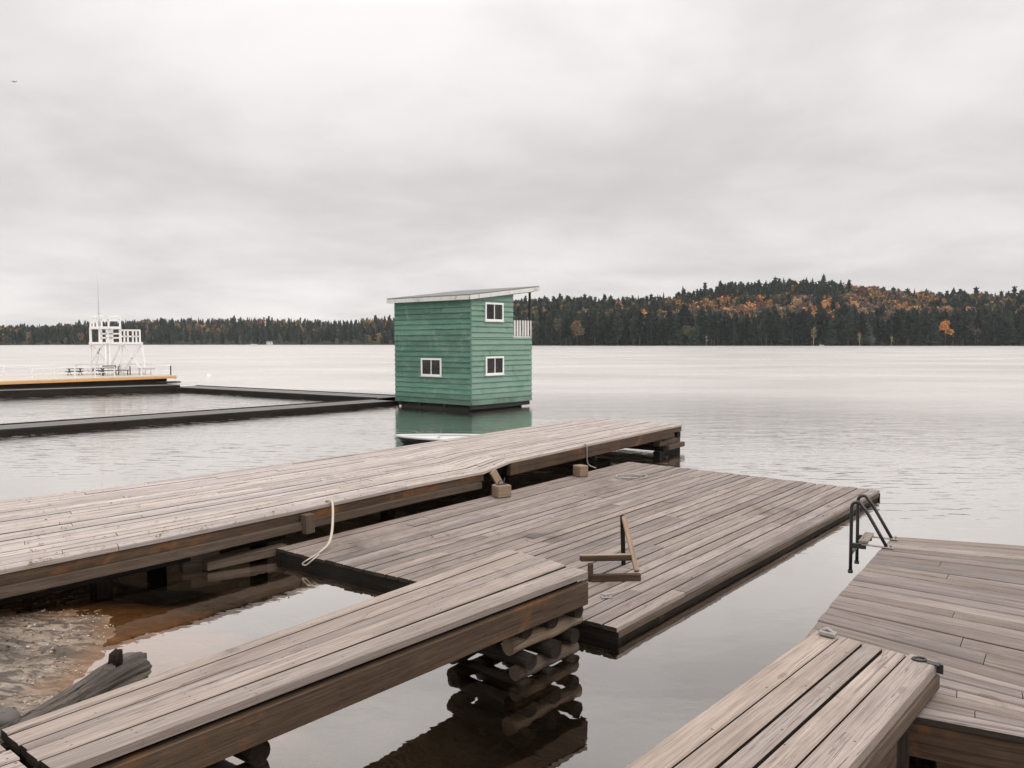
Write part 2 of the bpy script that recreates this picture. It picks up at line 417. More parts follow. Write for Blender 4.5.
# ------------------------------------------------------------------ world and sun
def make_world():
    w = bpy.data.worlds.new('World'); SC.world = w; w.use_nodes = True
    t = NT.__new__(NT); t.t = w.node_tree; t.t.nodes.clear()
    out = t.n('ShaderNodeOutputWorld')
    bg = t.n('ShaderNodeBackground'); bg.inputs['Strength'].default_value = .1
    sky = t.n('ShaderNodeTexSky', sky_type='NISHITA', sun_disc=False, sun_elevation=R(52), sun_rotation=R(115))
    g = t.n('ShaderNodeTexCoord').outputs['Generated']
    sx = t.n('ShaderNodeSeparateXYZ'); t.l(g, sx.inputs[0])
    z = t.math('MAXIMUM', sx.outputs[2], 0.)
    den = t.math('ADD', z, .20)
    cb = t.n('ShaderNodeCombineXYZ'); t.l(t.math('DIVIDE', sx.outputs[0], den), cb.inputs[0]); t.l(t.math('DIVIDE', sx.outputs[1], den), cb.inputs[1])
    n1 = t.noise(t.mapping(cb.outputs[0], (1, 1, 1), (2.3, 1.1, 0)), 1.25, 7, .54, .2).outputs[0]
    n2 = t.noise(t.mapping(cb.outputs[0], (1, 1, 1), (7.7, 4.2, 0)), .33, 4, .5, .3).outputs[0]
    zz = t.math('ADD', z, t.math('MULTIPLY', t.math('SUBTRACT', n2, .5), .16))
    ra = t.n('ShaderNodeValToRGB'); t.l(zz, ra.inputs[0])
    el = ra.color_ramp.elements
    stops = [(0, .81), (.05, .84), (.10, .775), (.20, .75), (.29, .84), (.37, .92), (.43, 1.35), (.55, 1.75), (1, 2.0)]
    while len(el) < len(stops): el.new(.5)
    for e, (p, v) in zip(el, stops):
        e.position = p; q = v * .45; e.color = (q, q * .966, q * .948, 1)
    dens = t.rng(n1, .28, .72, 1.13, .87)
    cc = t.n('ShaderNodeCombineColor')
    for i in range(3): t.l(t.math('MULTIPLY', dens, 10 / .45), cc.inputs[i])
    cl = t.mix(1., ra.outputs[0], cc.outputs[0], 'MULTIPLY')
    c = t.mix(.96, sky.outputs[0], cl)
    t.l(c, bg.inputs[0]); t.l(bg.outputs[0], out.inputs[0])
make_world()
sd = bpy.data.lights.new('sun', 'SUN'); sd.energy = 1.1; sd.angle = R(24); sd.color = (1, .965, .92)
sun = bpy.data.objects.new('sun', sd); COL.objects.link(sun)
# azimuth from +X, slightly behind the camera
sdir = V((math.cos(R(-25)) * math.cos(R(52)), math.sin(R(-25)) * math.cos(R(52)), math.sin(R(52))))
sun.rotation_euler = sdir.to_track_quat('Z', 'Y').to_euler(); sun.location = (40, -20, 60)

# ------------------------------------------------------------------ setting: lakebed + shore, water
LAND = [(-1.9, 2.6), (-2.75, 4.3), (-3.28, 5.6), (-3.52, 6.3), (-4.2, 7.15), (-4.95, 7.7), (-6.4, 8.3), (-9, 9.2), (-16, 9), (-24, 0), (-16, -10), (12, -10), (8, -2), (1, 1.2)]
def land_sd(x, y):
    ins = False; best = 1e9; n = len(LAND)
    for i in range(n):
        x1, y1 = LAND[i]; x2, y2 = LAND[(i + 1) % n]
        if (y1 > y) != (y2 > y) and x < (x2 - x1) * (y - y1) / (y2 - y1) + x1: ins = not ins
        dx, dy = x2 - x1, y2 - y1
        t = max(0, min(1, ((x - x1) * dx + (y - y1) * dy) / (dx * dx + dy * dy)))
        best = min(best, math.hypot(x - x1 - t * dx, y - y1 - t * dy))
    return best if ins else -best
def ground_z(x, y):
    s = land_sd(x, y)
    s += .35 * noise.noise((x * .9, y * .9, 0)) + .14 * noise.noise((x * 2.7, y * 2.7, 3))
    if s > 0: z = .03 + .13 * (1 - math.exp(-s / 1.1)) + .05 * noise.noise((x * 1.7, y * 1.7, 8)) * min(1, s * 2) + .05 * max(0, s - 1.2) ** 1.2
    else:
        z = .03 + .125 * s - .05 * s * s if s > -4 else   .03 - .50 - .80 - .2 * (-s - 4)
    z = max(z, -3)
    if z > -.6: z += .022 * noise.noise((x * 5, y * 5, 1)) + .012 * noise.noise((x * 13, y * 13, 2)) + .008 * noise.noise((x * 31, y * 31, 5))
    return z
def graded(lo, hi, step, ends):
    xs = []; x = lo
    while x < hi: xs.append(x); x += step
    xs.append(hi)
    a = [e for e in ends if e < lo]; b = [e for e in ends if e > hi]
    return sorted(a) + xs + sorted(b)
gx = graded(-7.5, 1.5, .06, [-2100, -1300, -600, -200, -80, -40, -26, -20, -15, -11, -9, 2.5, 4, 7, 12, 20, 40, 80, 200, 600, 1300, 2100])
gy = graded(2.5, 10, .06, [-300, -60, -30, -14, -8, -4, -2, 0, 1.2, 1.9, 11, 12.5, 15, 20, 30, 60, 120, 300, 800, 1800])
verts = [(x, y, ground_z(x, y)) for y in gy for x in gx]
nx = len(gx)
faces = [(j * nx + i, j * nx + i + 1, (j + 1) * nx + i + 1, (j + 1) * nx + i) for j in range(len(gy) - 1) for i in range(nx - 1)]
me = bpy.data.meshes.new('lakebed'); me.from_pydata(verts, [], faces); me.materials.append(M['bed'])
me.polygons.foreach_set('use_smooth', [True] * len(faces))
o = bpy.data.objects.new('lakebed', me); COL.objects.link(o); tag(o, kind='structure')
mb = MB(); mb.poly([(-2100, -300, 0), (2100, -300, 0), (2100, 1800, 0), (-2100, 1800, 0)])
tag(mb.build('water', M['water']), kind='structure')

# ------------------------------------------------------------------ setting: hills and forest
def interp(tab, x):
    if x <= tab[0][0]: return tab[0][1]
    for (a, p), (b, q) in zip(tab, tab[1:]):
        if x <= b: return p + (q - p) * (x - a) / (b - a)
    return tab[-1][1]
SHORE = [(-300, 760), (0, 800), (60, 900), (250, 960), (380, 900), (430, 850), (500, 740), (560, 690), (700, 665), (900, 655), (1300, 620)]
TOP = [(-300, 322), (0, 326), (30, 326), (60, 325), (100, 322), (150, 320), (200, 320), (240, 318.5), (280, 319), (320, 321), (350, 322), (375, 318),
       (392, 318), (430, 312), (480, 303), (535, 300), (560, 299), (600, 299), (640, 300), (660, 298), (690, 293), (720, 287), (760, 283), (800, 282.5), (840, 285), (880, 289.5),
       (920, 292.5), (960, 295), (990, 295), (1024, 293), (1300, 290)]
def tree_h(px): return interp([(-300, 14), (380, 14), (480, 23), (1300, 23)], px)
DEPTH = 230
def hill_z(px, Y):
    ys = interp(SHORE, px); yr = ys + DEPTH
    ridge = max(4, (342.5 - interp(TOP, px)) * yr / F + H - tree_h(px) * .95)
    t = (Y - ys) / DEPTH
    if t < 0: return max(-2.5, .8 * t * DEPTH / 6)
    if t <= 1: k = t * t * (3 - 2 * t) * .55 + t * .45
    else: k = 1 - .25 * min(1.5, t - 1)
    return .7 * min(1, t * 12) + ridge * k + 1.2 * noise.noise((px * .02, Y * .02, 0)) * min(1, t * 3)
def px_of(x, y): return 512 + F * x / y
hv = []; hf = []
pxs = list(range(-300, 1301, 10)); ts = [-.03, -.005, .01, .04, .08, .14, .2, .28, .36, .44, .52, .6, .68, .76, .84, .92, 1, 1.1, 1.3, 1.7, 2.4]
for px in pxs:
    ys = interp(SHORE, px)
    for t in ts:
        Y = ys + t * DEPTH; hv.append(((px - 512) / F * Y, Y, hill_z(px, Y)))
n = len(ts)
for i in range(len(pxs) - 1):
    for j in range(n - 1): hf.append((i * n + j, (i + 1) * n + j, (i + 1) * n + j + 1, i * n + j + 1))
me = bpy.data.meshes.new('hills'); me.from_pydata(hv, [], hf); me.materials.append(M['soil']); me.polygons.foreach_set('use_smooth', [True] * len(hf))
o = bpy.data.objects.new('hills', me); COL.objects.link(o); tag(o, kind='structure')

def conifer_quads(h, r, whorls, per, seed, ragged=.3, base=.1, pine=False):
    rn = random.Random(seed); q = []
    for i in range(whorls):
        t = base + (1 - base) * (i + rn.uniform(-.3, .3)) / whorls
        t = min(max(t, base), .985)
        if pine: prof = (1 - t) ** .42 * (.45 + .55 * min(1, (t - base) * 3))
        else: prof = (1 - t) ** .7 + .03
        for k in range(per if t < .75 else max(3, per - 2)):
            a = rn.uniform(0, 6.283); L = r * prof * rn.uniform(1 - ragged, 1 + ragged * .6)
            dx, dy = math.cos(a), math.sin(a); z0 = t * h
            dr = rn.uniform(-.30, .02) if not pine else rn.uniform(-.1, .25)
            w = max(.22, L * rn.uniform(.34, .55))
            i0 = L * .15
            tip = V((dx * L, dy * L, z0 + L * dr)); mid = V((dx * L * .6, dy * L * .6, z0 + L * dr * .35))
            inn = V((dx * i0, dy * i0, z0 + .1 * L)); sd_ = V((-dy, dx, rn.uniform(-.45, .45))) * w
            q.append((inn, mid - sd_, tip, mid + sd_))
            q.append((inn + V((0, 0, .05)), mid + V((0, 0, -w * .8)), tip, mid + V((0, 0, w * .5))))
    w = r * (.13 if not pine else .24)
    for a in (0, 1.05, 2.1):                                    # dense heart of the crown and its leader
        d = V((math.cos(a), math.sin(a), 0))
        q.append((V((0, 0, h * .68)), d * w * 1.5 + V((0, 0, h * .80)), V((0, 0, h * (1.02 if not pine else .995))), d * -w * 1.5 + V((0, 0, h * .80))))
        for z0, z1_, k in ((base, .55, .42), (.35, .85, .30)):
            zm = z0 * .6 + z1_ * .4
            q.append((V((0, 0, h * z0)), d * r * k + V((0, 0, h * zm)), V((0, 0, h * z1_)), d * -r * k + V((0, 0, h * zm))))
    return q
def leafy_quads(h, r, nclump, seed, size=.55, base=.28):
    rn = random.Random(seed); q = []; lobes = []
    for k in range(9):
        a = rn.uniform(0, 6.283); rr = r * rn.uniform(.1, .62); z = h * rn.uniform(base + .16, .86)
        lobes.append((V((math.cos(a) * rr, math.sin(a) * rr, z)), r * rn.uniform(.34, .58)))
    lobes.append((V((0, 0, h * .82)), r * .5))
    for i in range(nclump):
        c, lr = rn.choice(lobes)
        d = V((rn.gauss(0, 1), rn.gauss(0, 1), rn.gauss(0, 1))).normalized() * lr * rn.uniform(.45, 1.05)
        p = c + d; s = size * rn.uniform(.6, 1.3)
        u = V((rn.gauss(0, 1), rn.gauss(0, 1), rn.gauss(0, .6))).normalized(); w = u.cross(V((rn.gauss(0, 1), rn.gauss(0, 1), rn.gauss(0, 1)))).normalized()
        q.append((p - u * s, p - w * s * .8, p + u * s, p + w * s * .8))
    return q
def quads_mesh(name, q, mat):
    vs = [tuple(p) for f in q for p in f]
    me = bpy.data.meshes.new(name); me.from_pydata(vs, [], [tuple(range(4 * i, 4 * i + 4)) for i in range(len(q))])
    me.materials.append(mat); return me
def trunk_mesh(name, h, r, mat, limbs=0, seed=0):
    rn = random.Random(seed); mb = MB()
    mb.tube([(0, 0, -.8), (.05, .03, h * .35), (0, .08, h * .7), (0, 0, h * .96)], [r, r * .8, r * .45, .03], 7)
    for k in range(limbs):
        z = h * rn.uniform(.28, .7); a = rn.uniform(0, 6.28); L = h * rn.uniform(.15, .28)
        mb.tube([(0, 0, z), (math.cos(a) * L * .5, math.sin(a) * L * .5, z + L * .5), (math.cos(a) * L * .8, math.sin(a) * L * .8, z + L)], [r * .35, r * .22, .03], 5)
    return mb.mesh(name, mat)
KIND = {}
KIND['spruce'] = [(quads_mesh('spruce_crown', conifer_quads(17, 3.5 + .5 * (k % 3), 30, 8, 100 + k, .32 + .08 * k), M['leaf']), trunk_mesh('spruce_trunk', 17, .22, M['bark'])) for k in range(4)]
KIND['pine'] = [(quads_mesh('pine_crown', conifer_quads(18, 4.3, 22, 10, 200 + k, .55, .22, True), M['leaf']), trunk_mesh('pine_trunk', 18, .26, M['bark'])) for k in range(3)]
KIND['leafy'] = [(quads_mesh('autumn_crown', leafy_quads(14, 4.4, 520, 300 + k), M['leaf']), trunk_mesh('autumn_trunk', 14, .2, M['bark'], 7, k)) for k in range(4)]
KIND['birch'] = [(quads_mesh('birch_crown', leafy_quads(11, 2.2, 150, 400 + k, .4, .2), M['leaf']), trunk_mesh('birch_trunk', 11, .15, M['birch_bark'], 6, k)) for k in range(2)]
LOD = {'spruce': [conifer_quads(17, 3.2, 15, 5, 500 + k, .35) for k in range(4)],
       'pine': [conifer_quads(18, 4.0, 11, 6, 520 + k, .5, .22, True) for k in range(3)],
       'leafy': [leafy_quads(14, 4.4, 130, 540 + k, .95) for k in range(4)]}
def jit(c, a=.22):
    k = random.uniform(1 - a, 1 + a)
    return tuple(max(.004, q * k * random.uniform(.92, 1.08)) for q in c)
CON = [(.021, .040, .032), (.030, .052, .039), (.019, .036, .031), (.045, .067, .044), (.026, .045, .034)]
AUT = {'orange': (.50, .26, .10), 'rust': (.26, .155, .10), 'yellow': (.32, .235, .12), 'red': (.22, .075, .05), 'bare': (.115, .092, .078), 'olive': (.11, .105, .06)}
LAB = {'orange': ('bright orange autumn tree on the wooded hillside across the lake', 'orange trees on the far hillside'),
       'rust': ('rust brown autumn tree on the wooded hillside across the lake', 'rust brown trees on the far hillside'),
       'yellow': ('yellow ochre autumn tree among the dark conifers across the lake', 'yellow trees on the far hillside'),
       'red': ('deep red autumn tree on the wooded hillside across the lake', 'red trees on the far hillside'),
       'bare': ('grey brown tree with thin leaves on the hillside across the lake', 'grey brown trees on the far hillside'),
       'olive': ('olive yellow leafy tree among the dark conifers across the lake', 'olive trees on the far hillside')}
PINE_LAB = ('broad dark green pine in the dense stand across the lake', 'pines across the lake')
SPR_LAB = ('pointed dark green spruce in the dense stand across the lake', 'spruces across the lake')
BIR_LAB = ('slim pale birch with sparse yellow leaves on the far shoreline', 'birches on the far shoreline')
def plant(kind, x, y, z, s, col, lab, name):
    cm, tm = random.choice(KIND[kind])
    e = bpy.data.objects.new(name, None); COL.objects.link(e)
    e.location = (x, y, z); e.scale = (s * random.uniform(.85, 1.15), s * random.uniform(.85, 1.15), s); e.rotation_euler = (0, 0, random.uniform(0, 6.28))
    tag(e, lab[0], 'tree', lab[1])
    a = bpy.data.objects.new('trunk', tm); b = bpy.data.objects.new('crown', cm)
    for q in (a, b): COL.objects.link(q); q.parent = e
    b.color = tuple(col) + (1,)
def autumn_prob(px, t):
    k = noise.noise((px * .03, t * 5, 2)); return max(.03, autumn_base(px, t) * (1.0 if k > -.12 else .45))
def autumn_base(px, t):
    """where the photograph shows leaf-fall colour"""
    if px < 400:
        patch = noise.noise((px * .022, t * 2.2, 4))
        return .48 if (patch > .04 and t > .12) else .07
    if px < 640: return .40 if .3 < t < .85 else (.22 if t >= .85 else .07)
    if px < 690: return .8 if .2 < t < .9 else .07
    if px < 838:
        return .93 if .17 < t < .60 else (.03 if t >= .6 else .07)
    if px < 905: return .96 if t > .22 else .07
    if px < 950: return .85 if t > .28 else .06
    return .48 if t > .3 else .07
cands = []
for px_s, (lo, hi, sp) in {'left': (-200, 400, 9.5), 'right': (400, 1180, 7.9)}.items():
    t = .004
    while t < 1.12:
        px = lo
        while px < hi:
            ys = interp(SHORE, px); Y = ys + t * DEPTH + random.uniform(-2.5, 2.5)
            p = px + random.uniform(-.45, .45) * sp / Y * F
            cands.append((p, max(Y, ys + 1.5), t)); px += sp * random.uniform(.75, 1.25) / Y * F
        t += (sp * .95) / DEPTH
conif = []; autm = []; left = []
for p, Y, t in cands:
    isA = random.random() < autumn_prob(p, t)
    x = (p - 512) / F * Y; z = hill_z(p, Y) - .3
    if isA:
        if p < 400: kind = random.choices(['yellow', 'rust', 'bare', 'olive', 'orange'], [3, 3, 4, 3, 1.2])[0]
        elif p < 640: kind = random.choices(['yellow', 'rust', 'bare', 'olive', 'orange'], [2, 3, 5, 3, 2])[0]
        else: kind = random.choices(['orange', 'rust', 'yellow', 'red', 'bare', 'olive'], [4.0, 3.2, 1.4, .2, 5.0, 2.0])[0]
        autm.append((Y, p, x, z, kind, t))
    else:
        conif.append((Y, p, x, z, 'pine' if random.random() < .6 else 'spruce', t))
def in_frame(p): return -10 < p < 1034
def hidden(p, t): return 393 < p < 516
conif.sort(key=lambda c: (not (in_frame(c[1]) and not hidden(c[1], c[5])), c[0]))
autm.sort(key=lambda c: (not (in_frame(c[1]) and not hidden(c[1], c[5]) and c[1] > 400), c[0]))
ncon = {'spruce': 0, 'pine': 0}; naut = 0; far = []
for c in conif:
    Y, p, x, z, k, t = c
    s = tree_h(p) / 17 * (random.uniform(.82, 1.12) + (random.uniform(.05, .28) if random.random() < .12 else 0)) * (1.06 if t < .2 else 1)
    col = jit(random.choice(CON), .45)
    if ncon[k] < 150:
        ncon[k] += 1
        plant(k, x, Y, z, s, col, PINE_LAB if k == 'pine' else SPR_LAB, k + '_tree')
    else: far.append((k, x, Y, z, s, col))
for c in autm:
    Y, p, x, z, k, t = c
    s = tree_h(p) / 17 * random.uniform(.9, 1.3); col = jit(AUT[k], .25)
    if naut < 280 and p > 400:
        naut += 1; plant('leafy', x, Y, z, s, col, LAB[k], 'autumn_tree')
    else: far.append(('leafy', x, Y, z, s, jit(tuple(q * .68 for q in AUT[k]))))
# lone tall trees that break the skyline, and pale birches at the water's edge
for px, py, k in ((805, 276, 'spruce'), (811, 277, 'spruce'), (839, 279, 'spruce'), (958, 289, 'pine'), (700, 289, 'spruce'), (570, 297, 'spruce'), (1004, 291, 'spruce'), (376, 315, 'pine')):
    Y = interp(SHORE, px) + DEPTH * .93; z = hill_z(px, Y)
    top = atY(px, py, Y).z
    plant(k, (px - 512) / F * Y, Y, z, max(.5, (top - z) / 17.5), jit(CON[0]),
          ('lone tall %s rising above the skyline of the far hill' % k, 'tall skyline %ss on the far hill' % k), k + '_tree')
for px, s in ((813, 1.15), (859, .8), (706, .6), (891, .55)):
    Y = interp(SHORE, px) - 2.5
    plant('birch', (px - 512) / F * Y, Y, .3, s * 1.3, jit((.28, .21, .10), .15), BIR_LAB, 'birch_tree')
def build_far(rows, name):
    vs = []; cols = []
    for k, x, y, z, s, col in rows:
        a = random.uniform(0, 6.28); c_, s_ = math.cos(a) * s * random.uniform(.9, 1.1), math.sin(a) * s
        for f in random.choice(LOD[k]):
            for p in f: vs.append((x + p.x * c_ - p.y * s_, y + p.x * s_ + p.y * c_, z + p.z * s))
            cols.append(col)
    nf = len(vs) // 4
    me = bpy.data.meshes.new(name); me.from_pydata(vs, [], [(4 * i, 4 * i + 1, 4 * i + 2, 4 * i + 3) for i in range(nf)])
    at_ = me.color_attributes.new('leaf_colour', 'FLOAT_COLOR', 'POINT')
    at_.data.foreach_set('color', [q for c in cols for _ in range(4) for q in (c[0], c[1], c[2], 1)])
    me.materials.append(M['leaf_far'])
    o = bpy.data.objects.new(name, me); COL.objects.link(o); return o
tag(build_far(far, 'far_forest'), 'dense mixed autumn and conifer forest covering the far hills', 'forest', kind='stuff')

# ------------------------------------------------------------------ damp air over the lake
def haze():
    t = NT('damp_air')
    v = t.n('ShaderNodeVolumePrincipled'); v.inputs['Color'].default_value = (.93, .95, .97, 1); v.inputs['Density'].default_value = .00007; v.inputs['Anisotropy'].default_value = .2
    t.l(v.outputs[0], t.out.inputs['Volume'])
    mb = MB(); mb.box((0, 750, 44), (4400, 2200, 98), bev=.01)
    o = mb.build('haze', t.m); tag(o, kind='stuff'); tag(o, 'thin damp haze lying over the lake and hills', 'haze')
haze()
# ------------------------------------------------------------------ docks
def lerp(a, b, t): return a + (b - a) * t
def deck(mb, s0, s1, e0, e1, n, th=.04, gap=.009, joints=0, zf=None, seg=1, widths=None, ragged=.012, zj=.003):
    """boards run from the start edge (s0..s1) to the end edge (e0..e1)"""
    if widths is None: widths = [random.uniform(.9, 1.1) for _ in range(n)]
    tot = sum(widths); acc = 0
    for k, w in enumerate(widths):
        a, b = acc / tot, (acc + w) / tot; acc += w
        A0, A1, B0, B1 = lerp(s0, s1, a), lerp(s0, s1, b), lerp(e0, e1, a), lerp(e0, e1, b)
        wd = (A1 - A0).length; g = gap / 2 / wd
        A0, A1 = lerp(A0, A1, g), lerp(A0, A1, 1 - g); B0, B1 = lerp(B0, B1, g), lerp(B0, B1, 1 - g)
        L = (B0 - A0).length
        cuts = [0]
        if joints:
            c = random.uniform(.15, 1) * joints
            while c < L - .6: cuts.append(c / L); c += joints * random.uniform(.8, 1.15)
        cuts.append(1)
        for c0, c1 in zip(cuts, cuts[1:]):
            j0 = random.uniform(-ragged, ragged) / L if c0 == 0 else .0022 / L
            j1 = random.uniform(-ragged, ragged) / L if c1 == 1 else -.0022 / L
            dz = random.uniform(-zj, zj); ns = max(1, round(seg * (c1 - c0)))
            Lp = []; Rp = []; sk = random.uniform(-.002, .002)
            for i in range(ns + 1):
                t = lerp(c0 + j0, c1 + j1, i / ns)
                zo = V((0, 0, dz + (zf(t) if zf else 0)))
                Lp.append(lerp(A0, B0, t) + zo + V((0, 0, sk * i))); Rp.append(lerp(A1, B1, t) + zo)
            mb.plank(Lp, Rp, th, outer=-1 if (k == 0 and n > 1) else (1 if (k == len(widths) - 1 and n > 1) else 0))

# orientation rule used below: s0->s1 runs left to right when looking from start to end
# --- B: long pier: a low sagging near section, a ramp, then a slightly higher outer section
def line_at_px(p, q, px):
    """extend the ground line p->q to the picture column px"""
    u = (px - 512) / F; d = q - p
    t = (u * p.y - p.x) / (d.x - u * d.y); return p + d * t
zB1, zB2 = .52, .63
nr = [None, at(0, 570.5, zB1), at(180, 535.0, zB1), at(297, 510.5, zB1), at(420, 484, zB1), at(485, 471.3, zB1 + .01), at(511, 460.8, zB2 - .02), at(579, 446.3, zB2), at(683, 424.3, zB2 + .01)]
nr[0] = line_at_px(nr[1], nr[2], -150)
fr = [None, at(0, 500.5, zB1 + .02), at(120, 485.5, zB1 + .02), at(203, 474.8, zB1 + .02), at(309, 459.8, zB1 + .02), at(372, 450.8, zB1 + .03), at(398, 446.6, zB2 - .02), at(470, 435.6, zB2), at(590, 417.5, zB2 + .01)]
fr[0] = line_at_px(fr[1], fr[2], -150)
def clen(p):
    c = [0]
    for a, b in zip(p, p[1:]): c.append(c[-1] + (b - a).length)
    return [x / c[-1] for x in c], c[-1]
B_ws, LB = clen(nr)
def onpoly(pts, t):
    for i in range(len(B_ws) - 1):
        if t <= B_ws[i + 1] or i == len(B_ws) - 2:
            return lerp(pts[i], pts[i + 1], (t - B_ws[i]) / (B_ws[i + 1] - B_ws[i]))
B_s0, B_s1, B_e0, B_e1 = fr[0], nr[0], fr[-1], nr[-1]
kink = B_ws[5]
def t_px(px):
    lo, hi = 0., 1.
    for _ in range(40):
        m = (lo + hi) / 2; q = onpoly(nr, m)
        if 512 + F * q.x / q.y < px: lo = m
        else: hi = m
    return lo
pier = empty('timber_pier', ((B_s1 + B_e1) / 2).xy.to_3d(), 'long weathered grey timber pier running out beside the green hut', 'pier')
mb = MB()
wB = [random.uniform(.9, 1.1) for _ in range(21)]; tot = sum(wB); acc = 0
for kB, w in enumerate(wB):
    a, b = acc / tot, (acc + w) / tot; acc += w
    a += .0042; b -= .0042
    cuts = [0]; c = random.uniform(.15, 1) * 4.4
    while c < LB - .6: cuts.append(c / LB); c += random.uniform(3.4, 5.0)
    cuts.append(1)
    for c0, c1 in zip(cuts, cuts[1:]):
        ts_ = sorted(set([c0 + .0002] + [x for x in B_ws if c0 < x < c1] + [c0 + (c1 - c0) * k / 6 for k in range(1, 6)] + [c1 - .0002 if c1 < 1 else 1 - random.uniform(0, .0025)]))
        dz = V((0, 0, random.uniform(-.004, .004)))
        mb.plank([lerp(onpoly(fr, t), onpoly(nr, t), a) + dz for t in ts_], [lerp(onpoly(fr, t), onpoly(nr, t), b) + dz for t in ts_], .045, outer=1 if kB == len(wB) - 1 else 0)
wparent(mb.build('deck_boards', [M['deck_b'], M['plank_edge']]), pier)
dirB = (B_e1 - B_s1).normalized(); nB = V((dirB.y, -dirB.x, 0))           # nB points to the camera side
def edgeB(t, off, dz): return onpoly(nr, t) + nB * off + V((0, 0, dz))
def edgeBf(t, off, dz): return onpoly(fr, t) + nB * off + V((0, 0, dz))
def long_beam(name, t0, t1, off, dz, w, h, mat, fn=edgeB, seg=26):
    mb = MB(); secs = []; us = []
    for i in range(seg + 1):
        t = lerp(t0, t1, i / seg); c = fn(t, off, dz); y = nB * w / 2; z = V((0, 0, h / 2))
        secs.append([c - y - z, c + y - z, c + y + z, c - y + z]); us.append((t - t0) * LB)
    mb.sweep(secs, us, [0, w, w + h, 2 * w + h, 2 * w + 2 * h])
    return wparent(mb.build(name, mat), pier)
tm = t_px(300)
long_beam('side_beam', 0, kink, -.065, -.047 - .055, .07, .105, M['beam'])
long_beam('side_beam', B_ws[6], .995, -.04, -.047 - .055, .07, .105, M['beam'])
long_beam('side_beam', 0, kink * .985, -.01, -.047 - .108 - .05, .10, .095, M['beam_lt'])
long_beam('side_beam', B_ws[6], .97, -.05, -.047 - .108 - .05, .08, .095, M['beam'])
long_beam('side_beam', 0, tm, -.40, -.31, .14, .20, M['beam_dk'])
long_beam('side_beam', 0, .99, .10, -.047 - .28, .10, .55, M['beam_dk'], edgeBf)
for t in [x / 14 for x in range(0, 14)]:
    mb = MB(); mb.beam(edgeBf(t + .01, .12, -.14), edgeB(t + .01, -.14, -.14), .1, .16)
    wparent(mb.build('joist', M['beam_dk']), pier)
# posts of the pier
def post_at(px, top_t_dz, off, w, mat, name='post', bottom=-.6):
    c = edgeB(t_px(px), off, top_t_dz); mb = MB()
    mb.beam((c.x, c.y, bottom), c, w, w * .8, up=nB); return wparent(mb.build(name, mat), pier)
post_at(303, -.06, .05, .14, M['beam_lt'], bottom=.22)
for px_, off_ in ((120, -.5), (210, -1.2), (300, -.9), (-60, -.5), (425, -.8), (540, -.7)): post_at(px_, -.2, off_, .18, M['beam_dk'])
def crib(parent, corner, ex, ey, lx, ly, layers, rad, z0, mats, over=.11, tan_layers=()):
    """log crib: courses alternate between the two directions"""
    for L in range(layers):
        z = z0 + L * rad * 1.72
        along = (L % 2 == 0)
        for k in range(2 if along else 3):
            o_ = over * random.uniform(.7, 1.5); o2 = over * random.uniform(.7, 1.5); r = rad * random.uniform(.88, 1.12)
            if along: base = corner + ey * (0, ly, ly * .5)[k]; d = ex; ln = lx
            else: base = corner + ex * (0, lx, lx * .5)[k]; d = ey; ln = ly
            a = base - d * o_; b = base + d * (ln + o2); a.z = b.z = z
            b.z += random.uniform(-.02, .02)
            mb = MB(); n_ = 7
            mb.tube([lerp(a, b, i / n_) + V((random.uniform(-.006, .006), 0, random.uniform(-.008, .008))) for i in range(n_ + 1)], [r * random.uniform(.94, 1.05) for _ in range(n_ + 1)], 14, wob=.025)
            m = (mats[1] if L == 4 else M['beam_lt']) if (L, k) in tan_layers else mats[0]
            wparent(mb.build('crib_log', m), parent)
cB = lerp(B_s1, B_e1, .975) - nB * .15; cB.z = 0
for L in range(4):
    z = .03 + L * .125
    for k in range(2):
        mb = MB()
        if L % 2 == 0:
            a = cB - dirB * .55 - nB * (0 if k == 0 else 1.9); mb.beam(a + V((0, 0, z)) - dirB * .15, a + dirB * .95 + V((0, 0, z)), .17, .13)
        else:
            a = cB - dirB * (.5 if k == 0 else -.25); mb.beam(a + nB * .12 + V((0, 0, z)), a - nB * 2.1 + V((0, 0, z)), .17, .13)
        wparent(mb.build('crib_timber', M['beam_lt'] if L == 2 and k == 0 else M['beam_dk']), pier)
a = edgeB(.945, .0, -.47); mb = MB(); mb.beam(a, a + dirB * .85, .09, .11)
wparent(mb.build('crib_timber', M['beam_lt']), pier)

# --- C: floating dock
zC = .14
C = [at(275, 548.5, zC), at(617.5, 628.5, zC), at(880.5, 490.5, zC), at(628, 461.5, zC)]    # left, near, right, far
C_l, C_n, C_r, C_f = C
fl = empty('floating_dock', ((C_l + C_r) / 2).xy.to_3d(), 'low wide floating dock of brown weathered boards moored in the middle', 'dock')
mb = MB(); deck(mb, C_l, C_n, C_f, C_r, 28, .04, .019, 3.6, None, 6, ragged=.018, zj=.0035)
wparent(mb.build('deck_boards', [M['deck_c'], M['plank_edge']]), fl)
dC = (C_r - C_n).normalized(); nC = V((dC.y, -dC.x, 0)); eC = (C_n - C_l).normalized(); mC = V((eC.y, -eC.x, 0))
def side(a, b, out, dz, w, h, mat, par, name='side_beam'):
    mb = MB(); mb.beam(a + out + V((0, 0, dz)), b + out + V((0, 0, dz)), w, h); return wparent(mb.build(name, mat), par)
side(C_n + dC * .02, C_r, -nC * .03, -.042 - .030, .06, .056, M['beam_lt'], fl)
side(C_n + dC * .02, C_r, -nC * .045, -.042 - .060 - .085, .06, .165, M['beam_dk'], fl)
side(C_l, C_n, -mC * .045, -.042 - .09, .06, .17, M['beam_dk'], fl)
side(C_l, C_f, nC * .05, -.042 - .09, .06, .17, M['beam_dk'], fl)
